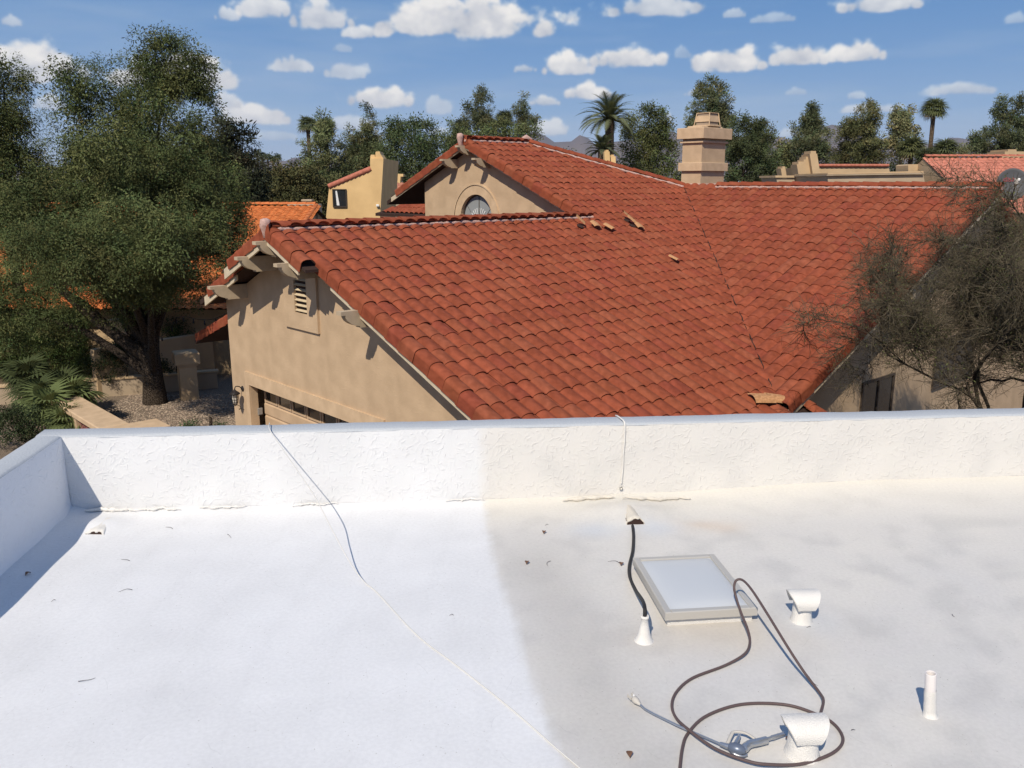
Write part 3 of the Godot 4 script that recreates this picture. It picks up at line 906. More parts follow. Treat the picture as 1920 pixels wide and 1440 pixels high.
func rake_tile(side: float) -> ArrayMesh:   # a barrel over the verge with a long outer leg
	var st := mb(true)
	var prof := []
	prof.append(Vector2(0.135, 0.0))
	for k in 9:
		var a := PI * k / 8.0
		prof.append(Vector2(cos(a) * 0.122, sin(a) * 0.066 + 0.004))
	prof.append(Vector2(-0.126, -0.09))
	prof.append(Vector2(-0.126, -0.17))
	var L := E + 0.045
	for k in prof.size() - 1:
		var a: Vector2 = prof[k]
		var b: Vector2 = prof[k + 1]
		var A := Vector3(a.x * side, a.y, -L)
		var B := Vector3(b.x * side, b.y, -L)
		var C := Vector3(b.x * 1.04 * side, b.y + 0.020, 0)
		var D := Vector3(a.x * 1.04 * side, a.y + 0.020, 0)
		if k == 9: st.set_smooth_group(1)
		if side > 0: quad(st, B, C, D, A)
		else: quad(st, A, D, C, B)
	st.set_smooth_group(-1)
	for k in prof.size() - 1:
		var a: Vector2 = prof[k]
		var b: Vector2 = prof[k + 1]
		var A := Vector3(a.x * 1.04 * side, a.y + 0.020, 0)
		var B := Vector3(b.x * 1.04 * side, b.y + 0.020, 0)
		var C := Vector3(b.x * 0.93 * side, b.y * 0.86 + 0.02, -0.004)
		var D := Vector3(a.x * 0.93 * side, a.y * 0.86 + 0.02, -0.004)
		if side > 0: quad(st, A, B, C, D)
		else: quad(st, A, D, C, B)
	return done(st)

func cap_tile() -> ArrayMesh:   # half barrel for ridges and hips, along z
	var st := mb(true)
	for k in 10:
		var a := PI * k / 10.0
		var b := PI * (k + 1) / 10.0
		var P := func(t: float, z: float, r: float, lift: float) -> Vector3: return Vector3(cos(t) * r, sin(t) * r * 0.85 + lift, z)
		quad(st, P.call(a, -0.45, 0.112, -0.007), P.call(a, 0.0, 0.122, 0.008), P.call(b, 0.0, 0.122, 0.008), P.call(b, -0.45, 0.112, -0.007))
	st.set_smooth_group(-1)
	for k in 10:
		var a := PI * k / 10.0
		var b := PI * (k + 1) / 10.0
		var P := func(t: float, r: float) -> Vector3: return Vector3(cos(t) * r, sin(t) * r * 0.85 + 0.008, 0.0 if r > 0.11 else -0.003)
		quad(st, P.call(a, 0.106), P.call(a, 0.122), P.call(b, 0.122), P.call(b, 0.106))
	return done(st)

func slab(called: String, poly: Array, height: Callable, thick: float, m: Material, parent: Node) -> MeshInstance3D:
	var st := mb()
	var p2 := PackedVector2Array(poly)
	var area := 0.0
	for i in p2.size(): area += p2[i].cross(p2[(i + 1) % p2.size()])
	if area < 0: p2.reverse()
	var t := Geometry2D.triangulate_polygon(p2)
	var P := func(k: int, d: float) -> Vector3: return H(p2[k].x, p2[k].y, height.call(p2[k].x, p2[k].y) - d)
	for i in range(0, t.size(), 3):
		var a := t[i]; var b := t[i + 1]; var c := t[i + 2]
		if (p2[b] - p2[a]).cross(p2[c] - p2[a]) < 0.0:
			var s := b; b = c; c = s
		tri(st, P.call(a, 0.0), P.call(b, 0.0), P.call(c, 0.0))
		tri(st, P.call(a, thick), P.call(c, thick), P.call(b, thick))
	for i in p2.size():
		var j := (i + 1) % p2.size()
		quad(st, P.call(i, thick), P.call(j, thick), P.call(j, 0.0), P.call(i, 0.0))
	return build(st, called, m, parent)

func tiled_house() -> void:
	house = thing("stucco_house", "tan stucco house with red clay tile roof and garage gable behind the parapet", "house", Vector3(-2.991, 0, -14.431), -acos(0.6743))
	tile_mesh = clay_tile()
	rake_mesh = rake_tile(1.0)
	rake_mesh_b = rake_tile(-1.0)
	cap_mesh = cap_tile()
	var under := 0.125
	var z1 := func(u: float, _v: float) -> float: return -T * u - under                      # the slope that faces the camera
	var z2 := func(_u: float, v: float) -> float: return 1.39 - T * (14.0 - v) - under         # the right wing
	var z3 := func(u: float, _v: float) -> float: return 0.698 + T * (u + 1.66) - under        # behind the garage ridge
	var z3b := func(u: float, _v: float) -> float: return 2.648 + T * (u + 6.3) - under        # behind the upper ridge
	var V := func(a: Array) -> Array:
		var r := []
		for i in range(0, a.size(), 2): r.append(Vector2(a[i], a[i + 1]))
		return r
	var r1 := slab("roof_slope", V.call([-1.64, -0.09, 6.35, -0.09, 6.35, 6.15, 4.4, 6.15, -3.3, 13.95, -6.28, 10.25, -6.28, 8.05, -1.64, 8.05]), z1, 0.11, M.under, house)
	var r2 := slab("roof_slope", V.call([-3.28, 13.98, 5.42, 13.98, 5.42, 5.2]), z2, 0.11, M.under, house)
	var r3 := slab("roof_slope", V.call([-1.66, -0.09, -1.66, 8.2, -5.5, 8.2, -5.5, -0.09]), z3, 0.11, M.under, house)
	var r3b := slab("roof_slope", V.call([-6.3, 8.05, -6.3, 10.3, -10.2, 14.0, -10.2, 8.05]), z3b, 0.11, M.under, house)
	slab("soffit_extension", V.call([-1.66, -0.09, -1.66, -0.38, -0.3, -0.38, -0.3, -0.09]), z1, 0.05, M.under, house)
	slab("soffit_extension", V.call([-1.66, -0.09, -1.66, -0.38, -3.6, -0.38, -3.6, -0.09]), z3, 0.05, M.under, house)
	slab("soffit_extension", V.call([0.0, -0.085, 6.3, -0.085, 6.3, 0.32, 0.0, 0.32]), func(u, v): return z1.call(u, v) - 0.113, 0.02, M.soffit, house)
	slab("rear_slope", V.call([-3.3, 14.0, 5.42, 14.0, 5.42, 21.0, -3.3, 21.0]), func(_u, v): return 1.39 - T * (v - 14.0) - under, 0.11, M.red_far, house)
	slab("rear_slope", V.call([-6.3, 10.3, -3.3, 14.0, -3.3, 21.0, -10.2, 21.0, -10.2, 14.0]), func(u, v): return 2.648 - 0.34 * (v - 10.3) - under - 0.02, 0.11, M.red_far, house)
	# tiles: [slope part, transform, place]
	var all := []
	var c := cos(SL)
	var sn := sin(SL)
	var put_tile := func(slope: Node, b: Basis, p: Vector3) -> void: all.append([slope, b, p])
	var b1 := Basis(Vector3(0, 0, -1), Vector3(sn, c, 0), Vector3(c, -sn, 0))
	var b2 := Basis(Vector3(1, 0, 0), Vector3(0, c, sn), Vector3(0, -sn, c))
	var b3 := Basis(Vector3(0, 0, 1), Vector3(-sn, c, 0), Vector3(-c, -sn, 0))
	var lift := -0.072
	for i in range(-18, 18):
		var u := i * E * c
		for j in range(-1, 53):
			var v := j * W
			var um := u - 0.5 * E * c
			if i < -4 and (v < 8.25 or um < -6.35): continue
			if i >= -4 and v < 0.0: continue
			if v < 0.15 and (i > -1 or j < 0): continue
			if u < -1.55 and v < 8.1: continue
			if um > 5.0 and v > 5.95: continue
			if v > 10.72 - u + 0.45 and u > -3.4: continue
			if um < -3.1 and v > 10.3 + (um + 6.3) * 1.233 - 0.10: continue
			if u < -1.55 and i > -5 and v < 8.2: continue
			put_tile.call(r1, b1, H(u, v, -T * u) + b1.y * lift)
	for i in range(0, 25):
		var dv := (i + 1) * E * c - 0.1
		var v := 14.0 - dv
		var w := 1.39 - T * dv
		for j in range(0, 33):
			var u := -3.25 + j * W
			if u > 5.2: continue
			if v < 10.72 - u - 0.52: continue
			put_tile.call(r2, b2, H(u, v, w) + b2.y * lift)
	for i in range(0, 11):
		var du := (i + 1) * E * c - 0.1
		for j in range(0, 29):
			var v := 0.15 + j * W
			if du < 3.9: put_tile.call(r3, b3, H(-1.66 - du, v, 0.698 - T * du) + b3.y * lift)
		for j in range(0, 8):
			put_tile.call(r3b, b3, H(-6.3 - du, 8.25 + j * W, 2.648 - T * du) + b3.y * lift)
	var seen := []
	var rest := []
	for t in all:
		var p: Vector3 = house.transform * t[2]
		var over: float = 6.2 + (p.y - 6.2) * 7.5 / maxf(-p.z, 0.1)
		var q := Basis(Vector3.RIGHT, PITCH) * (p - EYE)
		var sx := absf(q.x / -q.z) * 1600.0
		if over > 4.12 and sx < 980.0 and t[0] in [r1, r2]: seen.append([p.distance_to(EYE), t])
		else: rest.append(t)
	seen.sort_custom(func(a, b): return a[0] < b[0])
	for k in seen.size():
		if k >= 300: rest.append(seen[k][1])
	var jig := func(b: Basis, p: Vector3) -> Transform3D:
		var d := Basis.from_euler(Vector3(rng.randfn(0.0, 0.006), rng.randfn(0.0, 0.008), rng.randfn(0.0, 0.008)))
		return Transform3D(b * d, p + b * Vector3(rng.randfn(0.0, 0.004), rng.randf_range(-0.004, 0.004), rng.randfn(0.0, 0.008)))
	for k in mini(300, seen.size()):
		var t: Array = seen[k][1]
		var xf: Transform3D = jig.call(t[1], t[2])
		put(tile_mesh, "roof_tile", tile_mats[rng.randi_range(0, 7)], t[0], xf)
	var mm := MultiMesh.new()
	mm.transform_format = MultiMesh.TRANSFORM_3D
	mm.use_colors = true
	mm.mesh = tile_mesh
	mm.instance_count = rest.size()
	for k in rest.size():
		mm.set_instance_transform(k, jig.call(rest[k][1], rest[k][2]))
		mm.set_instance_color(k, tile_tints[rng.randi_range(0, 7)])
	var mi := MultiMeshInstance3D.new()
	mi.multimesh = mm
	mi.material_override = M.tile_far
	mi.name = "roof_tiles"
	mi.set_meta("kind", "stuff")
	house.add_child(mi)
	# verges
	var rake := func(b: Basis, p: Vector3, side: float) -> void:
		put(rake_mesh if side > 0 else rake_mesh_b, "rake_tile", tile_mats[rng.randi_range(0, 7)], house, jig.call(b, p + b.y * (lift + 0.006)))
	for i in range(-4, 18):
		var u := i * E * c
		rake.call(b1, H(u, -W if i < 0 else 0.0, -T * u), 1.0)
	for i in range(0, 10):
		var du := (i + 1) * E * c - 0.1
		rake.call(b3, H(-1.66 - du, -W if i < 5 else 0.0, 0.698 - T * du), -1.0)
	for i in range(-17, -4):
		rake.call(b1, H(i * E * c, 8.1, -T * i * E * c), 1.0)
	for i in range(0, 10):
		var du := (i + 1) * E * c - 0.1
		rake.call(b3, H(-6.3 - du, 8.1, 2.648 - T * du), -1.0)
	for i in range(0, 25):
		var dv := (i + 1) * E * c - 0.1
		rake.call(b2, H(5.36, 14.0 - dv, 1.39 - T * dv), -1.0)
	for i in range(14, 18):
		rake.call(b1, H(i * E * c, 6.08, -T * i * E * c), -1.0)
	# ridge and hip caps on a bed of mortar
	var ridge := func(a: Vector3, b: Vector3, lift2: float) -> void:
		var d := (b - a)
		var n := int(round(d.length() / 0.40))
		var z := -d.normalized()
		var y := (Vector3.UP - z * z.y).normalized()
		var bs := Basis(y.cross(z), y, z)
		for k in n:
			put(cap_mesh, "ridge_tile", tile_mats[rng.randi_range(0, 7)], house, jig.call(bs, a + d * (float(k) / n) + Vector3.UP * lift2))
		for sd in [-1.0, 1.0]:
			var st := mb(true)
			var pts := []
			var rad := []
			var m := n * 5
			for k in m + 1:
				var t := float(k) / m
				pts.append(a + d * t + bs.x * sd * (0.108 + 0.014 * noise.get_noise_2d(k * 0.6, sd)) + Vector3.UP * (lift2 - 0.052 + 0.014 * noise.get_noise_2d(k * 0.5, 3.0 + sd)))
				rad.append(0.040 + 0.020 * noise.get_noise_2d(k * 0.7, 7.0))
			tube(st, pts, rad, 7, true, 0.9)
			build(st, "mortar_bed", M.mortar, house)
	ridge.call(H(-1.66, -0.30, 0.70), H(-1.66, 8.1, 0.70), -0.03)
	ridge.call(H(-6.3, 7.95, 2.65), H(-6.3, 10.35, 2.65), -0.03)
	ridge.call(H(-6.25, 10.42, 2.62), H(-3.3, 14.0, 1.40), -0.03)
	ridge.call(H(-2.05, 14.0, 1.395), H(5.5, 14.0, 1.395), -0.03)
	for e in [[-1.66, -0.36, 0.66], [-6.3, 7.88, 2.61]]:
		var st := mb(true)
		var p := H(e[0], e[1], e[2])
		tube(st, [p + Vector3(0.0, 0.16, 0), p + Vector3(0, 0.13, 0), p + Vector3(0.01, 0.02, 0.02), p + Vector3(-0.01, -0.08, 0.0), p + Vector3(0.0, -0.17, -0.02), p + Vector3(0, -0.2, -0.02)], [0.03, 0.1, 0.105, 0.075, 0.085, 0.03], 12, true, 0.7)
		build(st, "mortar_end", M.mortar, house)
	var stm := mb(true)
	tube(stm, [H(-6.3, 10.2, 2.70), H(-6.28, 10.35, 2.72), H(-6.2, 10.5, 2.68)], [0.04, 0.1, 0.03], 8)
	build(stm, "mortar_end", M.mortar, house)
	# dark flashing that shows between the cut tiles of the valley
	for k in 14:
		var t0 := (k + rng.randf_range(0.0, 0.25)) / 14.0
		var t1 := t0 + rng.randf_range(0.045, 0.075)
		var pts := []
		var rad := []
		for q in 9:
			var t := lerpf(t0, t1, q / 8.0)
			var u := lerpf(-3.2, 5.1, t)
			pts.append(H(u + 0.02 * noise.get_noise_2d(t * 60.0, 2.0), 10.72 - u + 0.02 * noise.get_noise_2d(t * 50.0, 5.0), -T * u - 0.014 + 0.008 * noise.get_noise_2d(t * 80.0, 8.0)))
			rad.append(0.004 + 0.011 * sin(PI * (q + 0.3) / 8.6))
		var st := mb()
		tube(st, pts, rad, 5, true)
		build(st, "valley_gap", M.under, house)
	house_walls()

func wall_poly(called: String, poly: Array, v: float, thick: float, m: Material, parent: Node) -> MeshInstance3D:   # a wall that faces the camera's side along the gable
	var st := mb()
	var p2 := PackedVector2Array()
	for i in range(0, poly.size(), 2): p2.append(Vector2(poly[i], poly[i + 1]))
	prism(st, p2, H(0, v, 0), Vector3.RIGHT, Vector3.UP, Vector3(0, 0, -thick))
	return build(st, called, m, parent)

func corbel(u: float, top: float, v: float, turn := 0.0, k := 1.0) -> void:
	var prof := PackedVector2Array([Vector2(0.30, 0), Vector2(-0.66, 0), Vector2(-0.66, -0.06), Vector2(-0.575, -0.064), Vector2(-0.565, -0.11), Vector2(-0.53, -0.165), Vector2(-0.47, -0.21), Vector2(-0.39, -0.245), Vector2(-0.31, -0.262), Vector2(-0.30, -0.29), Vector2(0.30, -0.29)])
	for i in prof.size(): prof[i] *= k
	var st := mb()
	var out := Vector3(0, 0, -1).rotated(Vector3.UP, turn)
	var side := Vector3(1, 0, 0).rotated(Vector3.UP, turn)
	prism(st, prof, H(u, v, top) - side * 0.07, out, Vector3.UP, side * 0.14)
	build(st, "corbel", M.beam, house)

func house_walls() -> void:
	var g := -HW
	# garage gable with the opening of the door
	wall_poly("garage_wall", [-5.12, g, -5.12, -1.05, -1.66, 0.44, 6.1, -2.83, 6.1, g, 0.70, g, 0.70, -2.768, -4.225, -2.768, -4.225, g], 0.33, 0.15, M.tan, house)
	var st := mb()
	box_mm(st, H(-5.12, 0.485, g), H(-4.88, 8.0, -1.16))
	build(st, "side_wall", M.tan, house)
	# raised surround of the door
	st = mb()
	box_mm(st, H(-4.40, 0.29, -2.770), H(0.88, 0.332, -2.498))
	box_mm(st, H(-4.40, 0.29, g), H(-4.227, 0.332, -2.770))
	box_mm(st, H(0.702, 0.29, g), H(0.88, 0.332, -2.770))
	build(st, "door_surround", M.tan_trim, house)
	var door := build(mb_box(H(-4.225, 0.63, g), H(0.70, 0.65, -2.768)), "garage_door", M.door, house)
	for row in 4:
		for k in 8:
			var s := mb()
			var u0 := -4.165 + k * 0.605
			var top := -2.818 - row * 0.52
			if row == 0:
				box_mm(s, H(u0 + 0.04, 0.625, top - 0.33), H(u0 + 0.53, 0.632, top - 0.04))
				build(s, "pane", M.dark_glass, door)
				s = mb()
				box_mm(s, H(u0, 0.60, top - 0.36), H(u0 + 0.04, 0.635, top)); box_mm(s, H(u0 + 0.53, 0.60, top - 0.36), H(u0 + 0.565, 0.635, top))
				box_mm(s, H(u0 + 0.04, 0.60, top - 0.36), H(u0 + 0.53, 0.635, top - 0.33)); box_mm(s, H(u0 + 0.04, 0.60, top - 0.04), H(u0 + 0.53, 0.635, top))
				build(s, "window_frame", M.door, door)
	for row in 6:
		var s := mb()
		var top := -3.218 - row * 0.28
		prism(s, PackedVector2Array([Vector2(0.63, top), Vector2(0.605, top - 0.02), Vector2(0.605, top - 0.235), Vector2(0.63, top - 0.255)]), Vector3(-4.205, HW, 0), Vector3(0, 0, -1), Vector3.UP, Vector3(4.84, 0, 0))
		build(s, "door_panel", M.door, door)
	# popout with a louvred vent
	var lv := build(mb_box(H(-2.41, 0.28, -1.275), H(-1.155, 0.332, -0.96)), "louver_vent", M.tan, house)
	st = mb()
	box_mm(st, H(-2.41, 0.28, -0.96), H(-1.98, 0.332, 0.02))
	box_mm(st, H(-1.52, 0.28, -0.96), H(-1.155, 0.332, 0.05))
	box_mm(st, H(-1.98, 0.28, -0.18), H(-1.52, 0.332, 0.16))
	build(st, "surround", M.tan, lv)
	st = mb()
	box_mm(st, H(-1.98, 0.326, -0.96), H(-1.52, 0.329, -0.18))
	build(st, "vent_backing", M.under, lv)
	for k in 8:
		var s := mb()
		box(s, H(-1.75, 0.306, -0.91 + k * 0.098), Vector3(0.455, 0.058, 0.010), Basis(Vector3.RIGHT, -1.0))
		build(s, "slat", M.slat, lv)
	# corbels under the verges
	for q in [[-4.13, -0.60, 0.21], [-2.46, 0.10, 0.06], [-1.68, 0.42, 0.06], [-0.93, 0.08, 0.06], [0.82, -0.575, 0.21]]:
		corbel(q[0], q[1], q[2])
	# barge boards
	var board := func(u0: float, u1: float, v: float, w: Callable, d0: float, d1: float) -> void:
		var s := mb()
		prism(s, PackedVector2Array([Vector2(u0, w.call(u0) - d0), Vector2(u1, w.call(u1) - d0), Vector2(u1, w.call(u1) - d1), Vector2(u0, w.call(u0) - d1)]), H(0, v, 0), Vector3.RIGHT, Vector3.UP, Vector3(0, 0, -0.035))
		build(s, "barge_board", M.fascia, house)
	var w1 := func(u: float) -> float: return -T * u
	var w3 := func(u: float) -> float: return 0.698 + T * (u + 1.66)
	var w3b := func(u: float) -> float: return 2.648 + T * (u + 6.3)
	board.call(-1.66, -0.55, -0.385, w1, 0.14, 0.335)
	board.call(0.0, 6.3, -0.095, w1, 0.14, 0.335)
	board.call(-3.5, -1.66, -0.385, w3, 0.14, 0.335)
	board.call(-5.25, -3.6, -0.095, w3, 0.14, 0.335)
	board.call(-6.3, -1.75, 8.0, w1, 0.14, 0.275)
	board.call(-9.9, -6.3, 8.0, w3b, 0.14, 0.275)
	# upper gable with the half-round window
	var arch := [-8.55, -1.6, -8.55, 1.45, -6.3, 2.38, -1.2, 0.24, -1.2, -1.6, -5.45, -1.6]
	for k in 15:
		var a := PI * k / 14.0
		arch.append_array([-6.15 + cos(a) * 0.70, 0.42 + sin(a) * 0.70])
	arch.append_array([-6.85, -1.6])
	wall_poly("upper_gable_wall", arch, 8.3, 0.22, M.tan, house)
	st = mb()
	for k in 24:
		var a := PI * k / 23.0 * 0.9999
		var b := PI * (k + 1) / 23.0
		if k == 23: continue
		var P := func(t: float, r: float, v: float) -> Vector3: return H(-6.15 + cos(t) * r, v, 0.42 + sin(t) * r)
		for rr in [[0.96, 1.0, 8.262], [0.70, 0.96, 8.284]]:
			quad(st, P.call(a, rr[0], rr[2]), P.call(a, rr[1], rr[2]), P.call(b, rr[1], rr[2]), P.call(b, rr[0], rr[2]))
			quad(st, P.call(a, rr[1], rr[2]), P.call(a, rr[1], 8.305), P.call(b, rr[1], 8.305), P.call(b, rr[1], rr[2]))
		quad(st, P.call(b, 0.70, 8.284), P.call(b, 0.70, 8.4), P.call(a, 0.70, 8.4), P.call(a, 0.70, 8.284))
	build(st, "arch_trim", M.tan_trim, house)
	var glass := mb()
	var pp := PackedVector2Array()
	for k in 17: pp.append(Vector2(-6.15 + cos(PI * k / 16.0) * 0.70, 0.42 + sin(PI * k / 16.0) * 0.70))
	pp.append_array([Vector2(-6.85, -0.4), Vector2(-5.45, -0.4)])
	prism(glass, pp, H(0, 8.42, 0), Vector3.RIGHT, Vector3.UP, Vector3(0, 0, -0.01))
	var aw := build(glass, "arch_window", M.win_glass, house)
	st = mb(true)
	var ring := []
	for k in 25: ring.append(H(-6.15 + cos(PI * k / 24.0) * 0.685, 8.405, 0.42 + sin(PI * k / 24.0) * 0.685))
	tube(st, ring, [0.022], 6)
	tube(st, [H(-6.15, 8.405, -0.3), H(-6.15, 8.405, 1.1)], [0.011], 5)
	for a in [0.62, 2.5]: tube(st, [H(-6.15, 8.41, 0.2), H(-6.15 + cos(a) * 0.68, 8.41, 0.42 + sin(a) * 0.68)], [0.007], 4)
	build(st, "window_frame", M.win_frame, aw)
	for k in 15:   # pleated sunburst shade behind the pane
		var a := PI * (k + 0.5) / 15.0
		var s := mb()
		var d := Vector3(cos(a), sin(a), 0)
		var e := Vector3(-sin(a), cos(a), 0)
		var o := H(-6.15, 8.404, 0.30)
		if k > 3 and k < 12:
			tri(s, o + d * 0.08 - e * 0.002, o + d * 0.45 - e * 0.016, o + d * 0.45 + e * 0.016)
			build(s, "shade_pleat", M.white_paint, aw)
	for q in [[-7.0, 2.09], [-6.3, 2.44], [-5.6, 2.09]]:
		corbel(q[0], q[1], 8.3, 0.0, 0.85)
	# body of the upper storey and of the right wing, inside the eaves
	st = mb()
	box_mm(st, H(-8.55, 8.5, g), H(-3.4, 20.5, 1.1))
	build(st, "upper_wall", M.tan, house)
	# right wing gable wall, seen behind the bare tree
	var rw := mb()
	var rp := PackedVector2Array([Vector2(5.95, g), Vector2(5.95, -2.3), Vector2(14.0, 1.12), Vector2(20.5, -1.6), Vector2(20.5, g)])
	prism(rw, rp, H(5.1, 0, 0), Vector3(0, 0, -1), Vector3.UP, Vector3(-0.24, 0, 0))
	build(rw, "right_wall", M.tan, house)
	for q in [[8.95, 10.3, -4.0, -2.52], [12.45, 14.7, -3.15, -2.08]]:
		var s := mb()
		box_mm(s, H(5.095, q[0], q[2]), H(5.11, q[1], q[3]))
		var win := build(s, "window", M.dark_glass, house)
		s = mb()
		for f in [[q[0] - 0.05, q[0], q[2] - 0.05, q[3] + 0.05], [q[1], q[1] + 0.05, q[2] - 0.05, q[3] + 0.05], [q[0], q[1], q[3], q[3] + 0.05], [q[0], q[1], q[2] - 0.05, q[2]], [(q[0] + q[1]) * 0.5 - 0.02, (q[0] + q[1]) * 0.5 + 0.02, q[2], q[3]]]:
			box_mm(s, H(5.09, f[0], f[2]), H(5.135, f[1], f[3]))
		build(s, "window_frame", M.win_frame, win)
	for q in [[14.0, 1.0], [12.7, 0.48], [15.3, 0.48], [10.2, -0.6]]:
		corbel(5.1, q[1], q[0], -PI / 2)
	var bb := mb()
	prism(bb, PackedVector2Array([Vector2(5.3, -2.42), Vector2(14.0, 1.235), Vector2(14.0, 1.05), Vector2(5.3, -2.6)]), H(5.44, 0, 0), Vector3(0, 0, -1), Vector3.UP, Vector3(0.035, 0, 0))
	build(bb, "barge_board", M.fascia, house)
	# chimney behind the ridge
	var ch := build(mb_box(H(-3.585, 14.3, g), H(-2.88, 15.5, 2.72)), "chimney", M.tan, house)
	for q in [[0.075, 1.79, 2.03], [0.06, 2.60, 2.66], [0.13, 2.72, 3.03]]:
		var s := mb()
		bevel_box(s, H(-3.585 - q[0], 14.3 - q[0], q[1]) + Vector3(0, 0, -1.2 - 2 * q[0]), H(-2.88 + q[0], 14.3 - q[0], q[2]), 0.012)
		build(s, "chimney_band", M.tan_trim, ch)
	st = mb()
	bevel_box(st, H(-3.5, 14.38, 3.03) + Vector3(0, 0, -1.04), H(-2.965, 14.38, 3.09), 0.02)
	build(st, "crown_slab", M.tan_trim, ch)
	st = mb()
	bevel_box(st, H(-3.63, 14.22, 1.2) + Vector3(0, 0, -1.3), H(-2.84, 14.22, 1.42), 0.03)
	build(st, "mortar_skirt", M.mortar, ch)
	var cc := H(-3.2, 14.95, 3.09)
	st = mb()
	for y in [[0.0, 0.36, 0.335], [0.05, 0.345, 0.34], [0.09, 0.34, 0.33], [0.32, 0.30, 0.29], [0.36, 0.29, 0.28]]: pass
	var tap := func(s: SurfaceTool, y0: float, y1: float, a: float, b: float) -> void:
		var p := []
		var r := []
		for k in 4:
			var sx := 1.0 if k in [0, 3] else -1.0
			var sz := 1.0 if k < 2 else -1.0
			p.append(cc + Vector3(sx * a, y0, sz * a)); r.append(cc + Vector3(sx * b, y1, sz * b))
		for k in 4: quad(s, p[(k + 1) % 4], p[k], r[k], r[(k + 1) % 4])
		quad(s, r[3], r[2], r[1], r[0])
	tap.call(st, 0.0, 0.04, 0.30, 0.30)
	tap.call(st, 0.13, 0.30, 0.255, 0.235)
	tap.call(st, 0.375, 0.395, 0.235, 0.235)
	for sx in [-1, 1]:
		for sz in [-1, 1]:
			tube(st, [cc + Vector3(sx * 0.28, 0.0, sz * 0.28), cc + Vector3(sx * 0.225, 0.39, sz * 0.225)], [0.018], 4)
	build(st, "chimney_cap", M.tan_trim, ch)
	st = mb()
	tap.call(st, 0.03, 0.385, 0.235, 0.205)
	build(st, "spark_screen", M.soffit, ch)
	# a lower roof left of the upper gable and a porch roof past the garage corner
	low_roof([-13.9, 10.05, -8.6, 10.05, -8.6, 11.6, -12.0, 11.6], func(_u, v): return 1.03 - 0.42 * (11.6 - v), "lower_roof_slope")
	var pr := slab("porch_roof", [Vector2(-5.0, 1.0), Vector2(-8.7, 1.0), Vector2(-8.7, 4.4), Vector2(-5.0, 4.4)], func(u, _v): return -1.15 + 0.36 * (u + 5.0), 0.10, M.under, house)
	var pb := Basis(Vector3(0, 0, 1), Vector3(-sin(0.345), cos(0.345), 0), Vector3(-cos(0.345), -sin(0.345), 0))
	for i in 10:
		put(rake_mesh_b, "rake_tile", tile_mats[i % 8], pr, Transform3D(pb, H(-5.2 - i * 0.356, 1.02, -1.10 - 0.36 * (0.2 + i * 0.356))))
		for j in 4:
			put(tile_mesh, "roof_tile", tile_mats[(i * 3 + j) % 8], pr, Transform3D(pb, H(-5.2 - i * 0.356, 1.3 + j * W, -1.10 - 0.36 * (0.2 + i * 0.356))))

func mb_box(a: Vector3, b: Vector3) -> SurfaceTool:
	var st := mb()
	box_mm(st, a, b)
	return st

func low_roof(poly: Array, hgt: Callable, called: String) -> void:
	var l := []
	for i in range(0, poly.size(), 2): l.append(Vector2(poly[i], poly[i + 1]))
	var s := slab(called, l, hgt, 0.1, M.under, house)
	var b := Basis(Vector3(1, 0, 0), Vector3(0, cos(0.4), sin(0.4)), Vector3(0, -sin(0.4), cos(0.4)))
	var p2 := PackedVector2Array(l)
	for i in 5:
		for j in 19:
			var u := -13.7 + j * W
			var v := 10.1 + i * 0.35
			if Geometry2D.is_point_in_polygon(Vector2(u, v + 0.15), p2):
				put(tile_mesh, "roof_tile", tile_mats[(i * 5 + j * 3) % 8], s, Transform3D(b, H(u, v, hgt.call(u, v) + 0.01)))

